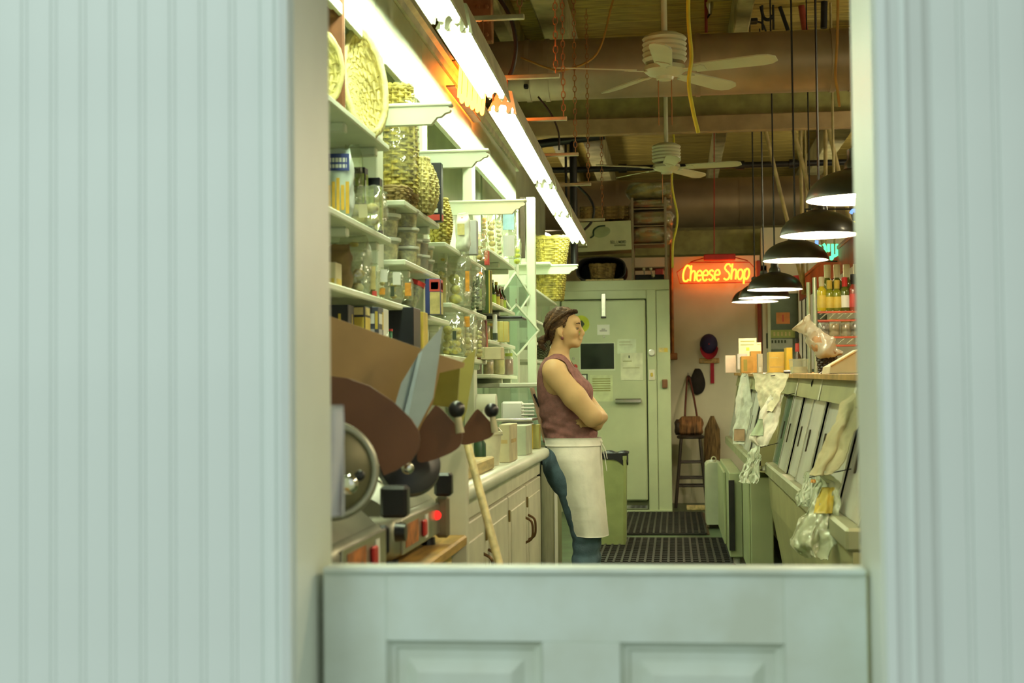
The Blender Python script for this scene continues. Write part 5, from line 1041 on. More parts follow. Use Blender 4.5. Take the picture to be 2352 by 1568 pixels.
t = thing('thermometer', 'round dial thermometer on the cooler frame', 'thermometer', tuple(P(1497, 810, YC-.03))); c = P(1497, 810, YC-.0305); obj('rim', MB(T(c, 0, PI/2)).lathe([(8*YC/FPX, 0), (8*YC/FPX, .012), (6.4*YC/FPX, .014)], 24), steel, t, 40); obj('face', MB(T(c, 0, PI/2)).lathe([(6.2*YC/FPX, .0142), (6*YC/FPX, .0155)], 24), whitep, t)
t = thing('light_switch', 'pale switch plate on the cooler frame', 'switch', tuple(P(1497, 872, YC-.03))); a = PB(1490, 1504, 848, 873, YC-.0305); obj('plate', MB().cbox(a[0], a[1], YC-.04, YC-.0305, a[2], a[3], .003), creamp, t); obj('toggle', MB().cbox((a[0]+a[1])/2-.012, (a[0]+a[1])/2+.012, YC-.055, YC-.0405, (a[2]+a[3])/2-.02, (a[2]+a[3])/2+.02), goldp, t)
t = thing('outlet_box', 'small brown outlet box on the right cooler post', 'outlet', tuple(P(1527, 890, YC-.02))); a = PB(1521, 1533, 871, 891, YC-.0185); obj('box', MB().cbox(a[0], a[1], YC-.05, YC-.0185, a[2], a[3], .005), mat('brown_bakelite', (.20, .08, .03), .4), t); obj('cover', MB().cbox(a[0]+.008, a[1]-.008, YC-.054, YC-.0505, a[2]+.012, a[3]-.012, .002), mat('brown_bakelite', (1, 1, 1)), t)
# -- on the roof of the cooler
YT = 14.25
a = PB(1310, 1450, 506, 578, YT); bx = thing('storage_carton', 'white cardboard carton with an S-shaped swoosh on top of the cooler', 'box', ((a[0]+a[1])/2, YT+.2, a[2]))
wc = mat('white_carton', (.58, .62, .40), .7, var=.04); skew = [(a[0], a[2]-.008), (a[1], a[2]+.012), (a[1]-.006, a[3]), (a[0], a[3]-.012)]
obj('body', MB().prism(skew, YT, YT+.4, 'y'), wc, bx)
sw = [P(x, y, YT-.004) for x, y in ((1356, 546), (1363, 541), (1363, 533), (1366, 526), (1376, 520), (1390, 518))]; obj('swoosh', MB().tube(stroke(sw), [.004]*6+[.010]*12+[.003]*8 if False else .008, 6), mat('dark_green_ink', (.02, .06, .03), .7), bx, 170)
def leafp(u, v): ang = 2*PI*u; c = P(1382, 533, YT-.002); q = math.sqrt(v) if v else 0; x_, z_ = .085*q*math.cos(ang), .055*q*math.sin(ang); return (c.x+x_+.35*z_, YT-.002, c.z+z_)
obj('emblem', MB().add([leafp(k/24, 1) for k in range(24)], [tuple(range(24))]), mat('emblem_green', (.36, .44, .26), .8), bx)
c = P(1420, 556, YT-.003); text('lettering', 'BELL L NORD', .042, T((c.x, YT-.003, c.z)) @ FACE, ink, bx, sx=.62); a_ = PB(1411, 1437, 561, 565, YT-.003); obj('print_line', MB().box(a_[0], a_[1], YT-.004, YT-.002, a_[2], a_[3]), mat('grey_ink', (.22, .24, .14), .8), bx)
a_ = PB(1322, 1349, 565, 569, YT-.003); obj('print_line', MB().box(a_[0], a_[1], YT-.004, YT-.002, a_[2], a_[3]), mat('grey_ink', (.22, .24, .14), .8), bx)
a = PB(1331, 1443, 488, 504, YT+.1)
for k, (zz, lb) in enumerate([(a[2]+.0, 'lower flat brown wicker tray on the white carton'), (a[2]+.04, 'middle flat brown wicker tray on the white carton'), (a[2]+.08, 'top flat brown wicker tray on the white carton')]):
    cxm = (a[0]+a[1])/2; hw = (a[1]-a[0])/2
    basket('wicker_tray', lb, 'wicker tray', (lambda zz: lambda u, v: (cxm+hw*(.94+.06*v)*math.copysign(abs(math.cos(2*PI*u))**.35, math.cos(2*PI*u)), YT+.25+.13*math.copysign(abs(math.sin(2*PI*u))**.35, math.sin(2*PI*u)), zz+.036*v))(zz), 3, 30, .006, wickerd, .008, 'flat wicker trays stacked on the carton')
# black oval carrier with a straw basket inside
c = P(1380, 610, YT); bo = thing('oval_basket', 'black oval drum lying on the cooler with a straw basket in its mouth', 'basket', (c.x, YT+.15, cz)); hw, hh = 58*YT/FPX, .125
ov = lambda q, y: [(c.x+hw*q*math.copysign(abs(math.cos(2*PI*k/36))**.7, math.cos(2*PI*k/36)), y, cz+hh+.002+hh*q*math.copysign(abs(math.sin(2*PI*k/36))**.7, math.sin(2*PI*k/36))) for k in range(36)]
obj('drum', MB().loft([ov(1, YT+.5), ov(1, YT+.03), ov(.96, YT), ov(.9, YT+.02), ov(.9, YT+.48)], True), blackm, bo, 50); obj('rim', MB().tube([Vector(p) for p in ov(.98, YT-.002)], .006, 6, closed=True), mat('dull_rim', (.06, .05, .05), .5), bo, 170)
basket('wicker_basket', 'small straw basket sitting in the black oval drum', 'basket', lambda u, v: (c.x+.01+.13*(.82+.18*v)*math.copysign(abs(math.cos(2*PI*u))**.6, math.cos(2*PI*u)), YT+.13+.09*math.copysign(abs(math.sin(2*PI*u))**.6, math.sin(2*PI*u)), cz+.040+.13*v), 9, 22, .007, wickerd, .012)
tag(obj('plank', MB().cbox(P(1345, 640, YT-.08).x, P(1432, 640, YT-.08).x, YT-.08, YT-.02, cz+.001, cz+.022, .003), palewood), 'thin pale wooden slat along the front edge of the cooler roof', 'slat')
# wire rack with packs of red plastic
ra = PB(1454, 1528, 480, 640, YT+.05); rk = thing('wire_rack', 'open shelf rack on the cooler stuffed with film-wrapped packs', 'rack', ((ra[0]+ra[1])/2, YT+.2, cz)); zt_ = P(1480, 452, YT).z
for xx in (ra[0], ra[1]):
    for yy in (YT+.05, YT+.4): obj('upright', MB().cbox(xx-.012, xx+.012, yy-.012, yy+.012, cz, zt_, .002), mat('rack_paint', (.30, .24, .16), .5, .3), rk)
lv = [cz+.145, P(1480, 548, YT).z-.045, P(1480, 506, YT).z-.045, P(1480, 470, YT).z-.03]
for z in lv: obj('tier', MB().cbox(ra[0]+.013, ra[1]-.013, YT+.04, YT+.41, z-.01, z, .002), mat('rack_paint', (1, 1, 1)), rk)
packm = mat('rust_wrapped_goods', (.42, .14, .06), .6, var=.5, scale=8, col2=(.30, .26, .10))
pk = [(548, 1447, 1546, lv[1], .19, 'bulky film-wrapped pack on the lower tier of the cooler rack'), (506, 1447, 1547, lv[2], .16, 'red and olive film-wrapped pack on the middle tier of the cooler rack'), (470, 1446, 1542, lv[3], .10, 'film-wrapped pack on the upper tier of the cooler rack')]
for i, (y_, x0, x1, z, h_, lb) in enumerate(pk):
    A_, B_ = P(x0, y_, YT+.2).x, P(x1, y_, YT+.2).x; t = thing('wrapped_pack', lb, 'pack', ((A_+B_)/2, YT+.22, z+.001), 'wrapped packs on the cooler rack'); M = T(((A_+B_)/2, YT+.22, z+.001), R(4*i-4))
    obj('bundle', pillow(M, (B_-A_)*.90, .30, h_, crimp=.05, seed=60+i, amp=.10), packm, t, 60); obj('wrapper', pillow(M, (B_-A_), .33, h_*1.02, crimp=.05, seed=70+i, amp=.10), clear, t, 60)
A_, B_ = P(1437, 430, YT+.1), P(1546, 412, YT+.1); t = thing('wrapped_pack', 'large olive film-wrapped bundle topping the cooler rack', 'pack', ((A_.x+B_.x)/2, YT+.25, zt_+.001)); M = T(((A_.x+B_.x)/2, YT+.25, zt_+.001))
obj('bundle', pillow(M, (B_.x-A_.x)*.95, .34, P(1490, 412, YT).z-zt_, crimp=.06, seed=66, amp=.10), mat('olive_bundle', (.36, .30, .10), .7, var=.3), t, 60); obj('wrapper', pillow(M, (B_.x-A_.x), .36, P(1490, 411, YT).z-zt_+.005, crimp=.06, seed=67, amp=.10), clear, t, 60)
t = thing('kitchen_gear', 'jumble of dark kitchen gear with two pale knobs under the rack tiers', 'kitchen gear', ((ra[0]+ra[1])/2, YT+.1, cz))
obj('crate', MB().cbox(ra[0]+.02, ra[1]-.02, YT+.08, YT+.36, cz+.001, cz+.07, .005), blackm, t); obj('red_tin', MB().cbox(ra[0]+.22, ra[1]-.03, YT+.16, YT+.3, cz+.071, cz+.135, .005), redp, t)
for x, y in ((1478, 592), (1494, 586), (1500, 633)): q = P(x, y, YT+.06); q.z = min(q.z, cz+.125); obj('knob', MB().ball(q, .018, 12, 8), mat('ivory_plastic', (.62, .56, .36), .5), t, 170); obj('spindle', MB().tube([q, (q.x+.01, q.y+.03, cz+.06)], .006, 6), steel, t)
# -- things on the sign wall
def hook(x, y): c = P(x, y, YS); return c
c = P(1628, 795, YS); cap = thing('baseball_cap', 'navy baseball cap with a red brim hung on the cream wall', 'cap', (c.x, YS-.07, P(1628, 826, YS).z))
def dome(u, v):
    a, b_ = 2*PI*u, v; x_ = 20*YS/FPX*math.cos(a)*(1-v*.0)*math.sqrt(max(0, 1-v**2.4)); z_ = math.sin(a)*24*YS/FPX*math.sqrt(max(0, 1-v**2.4)); return (c.x+x_, YS-.012-.11*v, c.z+.02+z_)
obj('crown', MB().loft([[dome(k/28, j/8*.999) for k in range(28)] for j in range(9)]), mat('navy_cloth', (.018, .016, .07), .8, var=.2), cap, 60)
def brim(u, v): a = R(190+160*u); rr = (17+4*v)*YS/FPX; return (c.x+rr*math.cos(a), YS-.03-.10*v, c.z+.02-.02*v+rr*math.sin(a)*(.9+.55*v))
obj('brim', MB().sheet(brim, 20, 4, .004), mat('red_cloth', (.35, .012, .03), .8, var=.15), cap, 60); obj('button', MB().ball((c.x, YS-.122, c.z+.02), .008, 8, 6), mat('red_cloth', (1, 1, 1)), cap, 170)
hb = PB(1606, 1652, 822, 834, YS-.02); tag(obj('hook_board', MB().cbox(hb[0], hb[1], YS-.03, YS-.0005, hb[2], hb[3], .004), woodm), 'small wooden hook board under the baseball cap', 'hook board')
a = PB(1632, 1640, 838, 880, YS-.03); tag(obj('strap', MB().cbox(a[0], a[1], YS-.035, YS-.031, a[2], a[3]+.02, .001), mat('red_cloth', (1, 1, 1))), 'short red strap dangling from the hook board', 'strap')
c = P(1603, 876, YS); mt = thing('oven_mitt', 'black oven mitt hanging on the wall above the stool', 'oven mitt', (c.x, YS-.03, P(1603, 906, YS).z)); sc_ = YS/FPX
ol = rounded([(1596, 846), (1609, 848), (1618, 868), (1620, 885), (1614, 900), (1602, 906), (1592, 902), (1586, 888), (1588, 866)], 4); ps = [P(x, y, YS-.03) for x, y in ol]; cc_ = sum((Vector(p) for p in ps), Vector())/len(ps)
obj('mitt', MB().loft([[(cc_.x+(p.x-cc_.x)*q, YS-.004-d_, cc_.z+(p.z-cc_.z)*q) for p in ps] for q, d_ in ((.9, 0), (1, .015), (1, .03), (.85, .045))]), mat('black_quilt', (.02, .016, .014), .9, var=.3, bump=.5, bscale=40), mt, 60)
obj('thumb', MB().tube([P(1590, 880, YS-.025), P(1583, 868, YS-.025), P(1580, 862, YS-.025)], [.03, .022, .012], 8), mat('black_quilt', (1, 1, 1)), mt, 170)
# stool with bag
ys = 14.72; st = thing('bar_stool', 'dark wooden bar stool standing against the cream wall', 'stool', (P(1586, 1000, ys).x, ys, 0)); sxc = P(1586, 1000, ys).x; zs_ = P(1586, 1000, ys).z
obj('seat', MB(T((sxc, ys, zs_-.03))).lathe([(.125, 0), (.14, .008), (.14, .026), (.125, .034)], 28), darkwood, st, 40); fe = .16; te = .095
for a, b_ in ((-1, -1), (1, -1), (-1, 1), (1, 1)): obj('leg', MB().tube([(sxc+a*fe, ys+b_*fe, 0), (sxc+a*te, ys+b_*te, zs_-.03)], .016, 8), darkwood, st, 60)
for zz, q in ((.22, .9), (.30, .8), (.46, .55)):
    w_ = te+(fe-te)*(1-zz/zs_)
    for a in (-1, 1): obj('rung', MB().tube([(sxc-w_, ys+a*w_, zz), (sxc+w_, ys+a*w_, zz)], .010, 8), darkwood, st); obj('rung', MB().tube([(sxc+a*w_, ys-w_, zz+.03), (sxc+a*w_, ys+w_, zz+.03)], .010, 8), darkwood, st)
bgm = mat('brown_striped_cloth', (.24, .11, .04), .85, var=.4, scale=6, stretch=(9, 1, 1)); hb_ = thing('shoulder_bag', 'brown striped shoulder bag lying on the bar stool', 'bag', (sxc, ys, zs_+.006))
obj('pouch', pillow(T((sxc+.005, ys, zs_+.006)), .25, .16, .19, crimp=.2, seed=80, amp=.08), bgm, hb_, 60); obj('dark_pocket', pillow(T((sxc-.10, ys+.02, zs_+.006)), .12, .12, .16, crimp=.1, seed=81), darkwood, hb_, 60)
obj('strap', MB().tube(stroke([P(1602, 962, ys), P(1594, 915, ys+.2), P(1584, 870, YS-.05), P(1579, 866, YS-.05), P(1576, 900, ys+.2), P(1573, 955, ys)]), .011, 6), mat('red_brown_leather', (.12, .035, .025), .6), hb_, 170)
c = P(1580, 862, YS); tag(obj('coat_hook', MB().tube([(c.x, YS, c.z), (c.x, YS-.075, c.z+.005), (c.x, YS-.08, c.z+.03)], .006, 6), steel), 'small metal hook holding the bag strap', 'hook')
# broom, heater, timber, bin, mats
bx_ = P(1640, 960, 14.9); br = thing('broom', 'old straw broom leaning brush-up against the wall', 'broom', (bx_.x, 14.95, 0)); zt_b = P(1640, 965, 14.9).z
def bris(y_, w_): return [(P(1636, y_, 14.9).x+w_*math.cos(2*PI*k/12)*14.9/FPX, 14.95+.03*math.sin(2*PI*k/12), P(1636, y_, 14.9).z) for k in range(12)]
obj('bristles', MB().loft([bris(1062, 18), bris(1020, 19), bris(985, 17), bris(962, 7), bris(955, 4)]), mat('brown_bristle', (.20, .12, .045), .9, var=.4, scale=10, stretch=(12, 1, 1)), br, 60); obj('handle', MB().tube([(P(1636, 1060, 14.9).x, 14.95, P(1636, 1062, 14.9).z+.02), (P(1636, 1060, 14.9).x, 14.9, 0)], .012, 8), palewood, br)
a = PB(1623, 1660, 1062, 1216, 12.45); ht = thing('oil_heater', 'narrow white upright heater standing beside the mat', 'heater', ((a[0]+a[1])/2, 12.6, 0)); xm = (a[0]+a[1])/2
obj('shell', MB().prism([(a[0]+(a[1]-a[0])*u, .035+(a[3]-.035)*v) for u, v in ((0, 0), (1, 0), (1, .94), (.9, .985), (.7, 1), (.3, 1), (.1, .985), (0, .94))], 12.45, 12.95, 'y'), mat('heater_enamel', (.60, .64, .46), .4, var=.05), ht, 30)
obj('ring_handle', MB().tube([(xm+.02*math.cos(2*PI*k/14), 12.6, a[3]+.022+.022*math.sin(2*PI*k/14)) for k in range(14)], .006, 6, closed=True), mat('ivory_plastic', (1, 1, 1)), ht, 170); obj('cap', MB().ball((xm-.02, 12.6, a[3]), .02, 10, 8), whitep, ht, 170)
for yy in (12.5, 12.9):
    for sx in (-1, 1): obj('caster', MB(T((xm+sx*.06, yy, .03), 0, 0, PI/2)).lathe([(.029, -.012), (.029, .012)], 14), mat('ivory_plastic', (1, 1, 1)), ht, 40)
obj('cord', MB().tube(stroke([(xm+.03, 12.7, a[3]-.02), (xm+.12, 12.75, a[3]-.08), (xm+.17, 12.8, a[3]-.2), (xm+.16, 12.85, .01)]), .005, 6), mat('ivory_plastic', (1, 1, 1)), ht, 170)
a = PZ(1577, 1165, .02); b_ = PZ(1622, 1162, .02); tag(obj('timber', MB().cbox(a.x, b_.x, a.y-.1, a.y+.06, .001, .04, .004), palewood), 'short pale timber on the floor beneath the bar stool', 'timber')
yb = 11.05; a = PB(1340, 1438, 1047, 1255, yb); bn = thing('waste_bin', 'tall olive green waste bin with a black liner behind the person', 'waste bin', ((a[0]+a[1])/2, yb+.14, 0))
def rb(q, z): return [(a[0]+(a[1]-a[0])*(.5+(u-.5)*q), yb+.14+(v-.5)*.28*q, z) for u, v in ((0, .1), (.06, 0), (.94, 0), (1, .1), (1, .9), (.94, 1), (.06, 1), (0, .9))]
obj('body', MB().loft([rb(.93, 0), rb(1, a[3]-.03), rb(1.02, a[3]-.03), rb(1.02, a[3]), rb(.96, a[3]), rb(.92, .3)]), mat('olive_bin', (.34, .40, .16), .45, var=.08), bn, 30)
def lin(u, v): q = 1.04+.02*math.sin(u*40); an_ = 2*PI*u; cx_, sy_ = math.cos(an_), math.sin(an_); return ((a[0]+a[1])/2+(a[1]-a[0])/2*q*math.copysign(abs(cx_)**.4, cx_), yb+.14+.145*q*math.copysign(abs(sy_)**.4, sy_), a[3]+.02-.075*v*(1+.4*math.sin(u*23)))
obj('liner', MB().sheet(lin, 60, 4, .002), black, bn, 60)
def flop(u, v): return (a[0]+(a[1]-a[0])*(.1+.95*u), yb+.02+.22*v, a[3]+.022+.018*math.sin(9*u)*math.sin(7*v))
obj('liner_fold', MB().sheet(flop, 20, 10, .002), black, bn, 60)
rubber = mat('black_rubber', (.020, .018, .014), .6, var=.3); 
def fmat(label, x0, x1, y0, y1):
    t = thing('floor_mat', label, 'floor mat', ((x0+x1)/2, (y0+y1)/2, 0), 'rubber mats on the aisle floor')
    obj('base', MB().box(x0, x1, y0, y1, .001, .008), rubber, t); m = MB(); n = int((x1-x0)/.052)
    for k in range(n+1): xx = x0+(x1-x0)*k/n; m.box(xx-.008, xx+.008, y0, y1, .008, .020)
    k2 = int((y1-y0)/.11)
    for k in range(k2+1): yy = y0+(y1-y0)*k/k2; m.box(x0, x1, yy-.008, yy+.008, .008, .018)
    o = obj('ribs', m, rubber, t); o['kind'] = 'stuff'
    for xx in (x0-.03, x1): obj('bevel_edge', MB().prism([(xx, .001), (xx+.03, .001), (xx+(.03 if xx < x0 else 0), .018)], y0, y1, 'y'), mat('brown_rubber', (.10, .05, .025), .6), t)
    return t
fmat('black ribbed rubber mat nearer the person', -.60, .375, 9.9, 11.55); fmat('black ribbed rubber mat in front of the cooler door', -.46, .245, 11.9, 13.95)
a = PZ(1610, 1303, .03); b_ = PZ(1690, 1303, .03); t = thing('utility_knife', 'yellow and white hand tool lying on the floor beyond the half door', 'hand tool', ((a.x+b_.x)/2, a.y, .0)); obj('grip', MB().cbox(a.x, a.x+.1, a.y-.03, a.y+.03, .001, .03, .01), goldp, t); obj('sleeve', MB().cbox(a.x+.1, a.x+.2, a.y-.02, a.y+.02, .001, .026, .008), whitep, t); obj('blade', MB().cbox(a.x+.2, b_.x, a.y-.015, a.y+.015, .001, .014, .003), steel, t)
t.name = 'hand_tool'; ORG[t.name] = Vector(t.location)
# ================================================================== the cheese cases on the right
caseg = mat('case_enamel', (.42, .40, .20), .42, var=.1, scale=3); caset = mat('case_trim_steel', (.62, .60, .50), .3, .6, var=.08)
lilac = mat('sliding_door_panel', (.72, .71, .66), .25, .1, var=.08, scale=3)
def cheese_case(label, y0, y1, xo, zt0, zt1, ndoors, rec=0):
    t = thing('display_case', label, 'display case', (.95, (y0+y1)/2, 0), 'refrigerated cases along the right')
    obj('plinth', MB().box(xo+.10+rec, 1.42, y0+.02, y1-.02, 0, .14), blackm, t)
    obj('base', MB().prism([(xo+.08+rec, .14), (1.45, .14), (1.45, .70), (xo, .70), (xo+.01+rec, .52 if not rec else .67)], y0, y1, 'y'), caseg, t)
    obj('deck_rail', MB().cbox(xo-.02, xo+.06, y0, y1, .7005, .775, .010), olive, t)
    obj('floor_pan', MB().box(xo+.06, 1.45, y0+.01, y1-.01, .701, .73), whitep, t)
    zt = lambda y: zt0+(zt1-zt0)*(y-y0)/(y1-y0)
    # sloping fascia and top board follow the old floor, rising slightly away from the door
    def q4(xa, za, xb_, zb_, th):
        vs = [];
        for y in (y0, y1): z = zt(y); vs += [(xa, y, z+za), (xb_, y, z+zb_), (xb_+th, y, z+zb_), (xa+th, y, z+za)]
        return MB().add(vs, [(0, 1, 2, 3), (7, 6, 5, 4), (0, 4, 5, 1), (1, 5, 6, 2), (2, 6, 7, 3), (3, 7, 4, 0)])
    obj('fascia', q4(xo+.085, -.115, xo+.105, -.022, .03), caseg, t)
    for k in range(3):
        yy = y0+(y1-y0)*(.15+.3*k); z = zt(yy); obj('fascia_strap', MB().add([(xo+.082, yy, z-.115), (xo+.104, yy, z-.022), (xo+.104, yy+.06, z-.022), (xo+.082, yy+.06, z-.115)], [(0, 1, 2, 3)]).add([(xo+.084, yy, z-.115), (xo+.106, yy, z-.022), (xo+.106, yy+.06, z-.022), (xo+.084, yy+.06, z-.115)], [(3, 2, 1, 0)]), creamp, t)
    vs = []
    for y in (y0-.01, y1+.01): z = zt(y); vs += [(xo+.07, y, z-.0215), (1.36, y, z-.0215), (1.36, y, z), (xo+.07, y, z)]
    obj('top_board', MB().add(vs, [(0, 1, 2, 3), (7, 6, 5, 4), (0, 4, 5, 1), (1, 5, 6, 2), (2, 6, 7, 3), (3, 7, 4, 0)]), mat('orange_wood', (.55, .30, .08), .5, var=.2), t)
    for yy in (y0, y1-.025): obj('end_wall', MB().prism([(xo+.02, .731), (1.44, .731), (1.34, zt(yy)-.023), (xo+.11, zt(yy)-.023)], yy, yy+.025, 'y'), caseg, t)
    obj('front_glass', MB().prism([(1.44, .731), (1.446, .731), (1.346, min(zt0, zt1)-.024), (1.34, min(zt0, zt1)-.024)], y0+.03, y1-.03, 'y'), glassm, t)
    w_ = (y1-y0-.06)/ndoors
    for k in range(ndoors):
        a = y0+.03+k*w_; off = .012*(k % 2); zz = zt(a)-.118
        pl = lambda s, th: [(xo+.03+s-off, .777), (xo+.03+s+th-off, .777), (xo+.125+s+th-off, zz), (xo+.125+s-off, zz)]
        d = obj('sliding_door', MB().prism(pl(0, .008), a+.006, a+w_+.015, 'y'), lilac if k != 6 else glassm, t)
        for yy in (a+.006, a+w_-.008): obj('door_stile', MB().prism(pl(-.006, .018), yy, yy+.024, 'y'), caset, d)
        obj('finger_pull', MB().prism([(xo+.060-off, .92), (xo+.067-off, .92), (xo+.090-off, 1.02), (xo+.083-off, 1.02)], a+w_*.72, a+w_*.72+.02, 'y'), mat('dark_bronze', (.08, .06, .04), .4, .5), d)
    return t
ZA, ZB, ZD = P(1975, 862, 4.95).z, P(1800, 858, 8.6).z, P(1668, 856, 13.0).z
case1 = cheese_case('nearer cheese case with sloping sliding doors, hung with plastic bags', 4.55, 8.55, .545, ZA, ZB, 7)
case2 = cheese_case('farther cheese case ending by the cream wall, hung with cloths', 8.95, 13.2, .475, ZB+.005, ZD, 6, .15)
cabg = mat('cabinet_green', (.42, .47, .27), .4, var=.08, scale=3)
# small cabinets at the junction
a = PB(1672, 1745, 1090, 1292, 9.0)
cb = thing('compressor_cabinet', 'pale green floor cabinet with a louvred edge between the two cases', 'cabinet', (.40, 10.6, 0)); zc_ = .63
obj('body', MB().cbox(.365, .455, 9.92, 11.9, .05, zc_, .006), cabg, cb); obj('front_panel', MB().cbox(.345, .364, 10.5, 11.88, .08, zc_-.03, .004), cabg, cb); obj('dark_gap', MB().box(.36, .4, 9.9, 9.915, .1, zc_-.05), blackm, cb)
for yy in (9.98, 11.8): obj('foot', MB(T((.41, yy, 0))).lathe([(.025, 0), (.025, .05)], 12), whitep, cb)
obj('louvre', MB().cbox(.455, .46, 9.96, 11.8, .2, .5, .001), olive, cb)
ub = thing('utility_cabinet', 'narrow pale green upright cabinet standing before the nearer case end', 'cabinet', (.5, 9.3, 0)); obj('body', MB().cbox(.46, .60, 8.99, 9.85, .03, .655, .006), cabg, ub); obj('door', MB().cbox(.45, .4595, 9.03, 9.80, .06, .63, .003), cabg, ub); obj('base', MB().box(.48, .60, 9.0, 9.8, 0, .029), blackm, ub)
# ------------------------------------------------------------------ cloths and bags hung on the doors
def drape(name, label, cat, outline, D, m, folds=6, amp=.014, th=.003, lean=.10, extra=None, film_=None):
    # outline: list of (photo row, left, right); the cloth hangs just in front of the sloping doors at depth D
    ys_ = [o[0] for o in outline]; ls = [o[1] for o in outline]; rs = [o[2] for o in outline]; rnd = random.Random(hash(label) % 999 if False else len(label)); p1, p2 = rnd.uniform(0, 6), rnd.uniform(0, 6)
    wm = max(r-l for l, r in zip(ls, rs))*D/FPX
    def f(u, v):
        y_ = ys_[0]+(ys_[-1]-ys_[0])*v; a, b_ = np.interp(y_, ys_, ls), np.interp(y_, ys_, rs)
        fold = amp*.55*(math.sin(u*folds*.55*PI+p1+1.6*v)+.7*math.sin(u*folds*.9*PI*(1+.3*math.sin(p2+3*v))+p2-2*v)+.5*math.sin(7*v+4*u+p1))*(.3+.7*v)
        if film_: fold += .007*math.sin(23*u+9*v+p1)*math.sin(19*v+6*u+p2)+.004*math.sin(41*u-17*v)
        return P(a+(b_-a)*u+1.5*math.sin(6*v+p2)+2*math.sin(14*v+9*u)*.4, y_, D-.02-(u-.5)*wm*.9-lean*(v-.5)+fold)
    t = thing(name, label, cat, tuple(P((ls[-1]+rs[-1])/2, ys_[-1], D))); obj('cloth' if not film_ else 'film', crumple(MB().sheet(f, 40, 36, th), .016 if film_ else .010, 17, len(label)), m, t, 170)
    obj('hook', MB().tube([P((ls[0]+rs[0])/2, ys_[0]+6, D), (lambda q: Vector((.575+max(0, q.z-.777)*.27 if D < 8.9 else .51+max(0, q.z-.777)*.22, q.y+.01, q.z+.012)))(P((ls[0]+rs[0])/2, ys_[0], D))], .0022, 6), blackm, t)
    if extra:
        for en, eo, em in extra:
            ey, el, er = [o[0] for o in eo], [o[1] for o in eo], [o[2] for o in eo]
            def g(u, v):
                y_ = ey[0]+(ey[-1]-ey[0])*v; xx = np.interp(y_, ey, el)+(np.interp(y_, ey, er)-np.interp(y_, ey, el))*u; a, b_ = np.interp(y_, ys_, ls), np.interp(y_, ys_, rs)
                q = Vector(f(min(1, max(0, (xx-a)/(b_-a))), min(1, max(0, (y_-ys_[0])/(ys_[-1]-ys_[0]))))); return q+Vector((-.004, -.016, 0))
            obj(en, MB().sheet(g, 12, 10, .001), em, t, 170)
    return t
creamcl = mat('cream_towel', (.74, .70, .50), .9, var=.06, scale=10, bump=.3, bscale=30); greenband = mat('green_stripe', (.40, .50, .34), .9)
drape('kitchen_cloth', 'white cloth knotted at the top with a rust stripe on the far case', 'cloth', [(858, 1702, 1716), (880, 1698, 1722), (920, 1692, 1728), (960, 1690, 1726), (1018, 1680, 1722)], 10.6, cloth, 5, .02, extra=[('stripe', [(985, 1688, 1712), (1012, 1684, 1710)], mat('rust_stripe', (.50, .30, .18), .9))])
drape('kitchen_cloth', 'big cream towel spread over the corner of the far case', 'cloth', [(857, 1728, 1812), (880, 1733, 1806), (920, 1744, 1790), (945, 1750, 1775)], 7.75, creamcl, 4, .012)
drape('kitchen_cloth', 'long pale towel with a green patch hanging between the two cases', 'cloth', [(905, 1768, 1802), (940, 1752, 1792), (975, 1736, 1786), (1008, 1720, 1770), (1022, 1738, 1762)], 7.65, cloth, 6, .02, extra=[('patch', [(962, 1742, 1752), (1000, 1724, 1754)], greenband)])
drape('plastic_bag', 'crumpled clear plastic bag hanging low under the pale towel', 'bag', [(1022, 1738, 1748), (1045, 1718, 1746), (1080, 1706, 1744), (1108, 1694, 1742)], 8.5, film('cloudy_plastic', (.72, .78, .60), .25, .5, .25, .8, 22), 5, .025, .002, film_=True)
drape('apron', 'beige apron slung over the nearer case beside the door jamb', 'apron', [(903, 1962, 1976), (925, 1930, 1978), (965, 1918, 1974), (1000, 1900, 1962), (1050, 1880, 1945), (1090, 1862, 1912)], 5.12, mat('beige_cloth', (.52, .47, .28), .9, var=.15, scale=5, bump=.3, bscale=20), 5, .022)
drape('plastic_bag', 'large clear plastic bag with a yellow print hanging on the nearer case', 'bag', [(1085, 1876, 1892), (1110, 1880, 1930), (1160, 1858, 1934), (1210, 1826, 1933), (1250, 1812, 1920), (1282, 1850, 1896)], 5.1, film('milky_plastic', (.74, .78, .58), .22, .5, .25, 1.0, 26), 6, .03, .002, film_=True, extra=[('yellow_print', [(1118, 1890, 1918), (1150, 1876, 1918), (1178, 1872, 1914)], goldp)])
drape('plastic_bag', 'small clear bag with a pink mark beside the yellow printed one', 'bag', [(1090, 1846, 1872), (1120, 1836, 1882), (1165, 1830, 1868)], 5.5, film('cloudy_plastic', (1, 1, 1)), 4, .02, .002, film_=True, extra=[('pink_mark', [(1100, 1862, 1876), (1108, 1862, 1876)], orangep)])
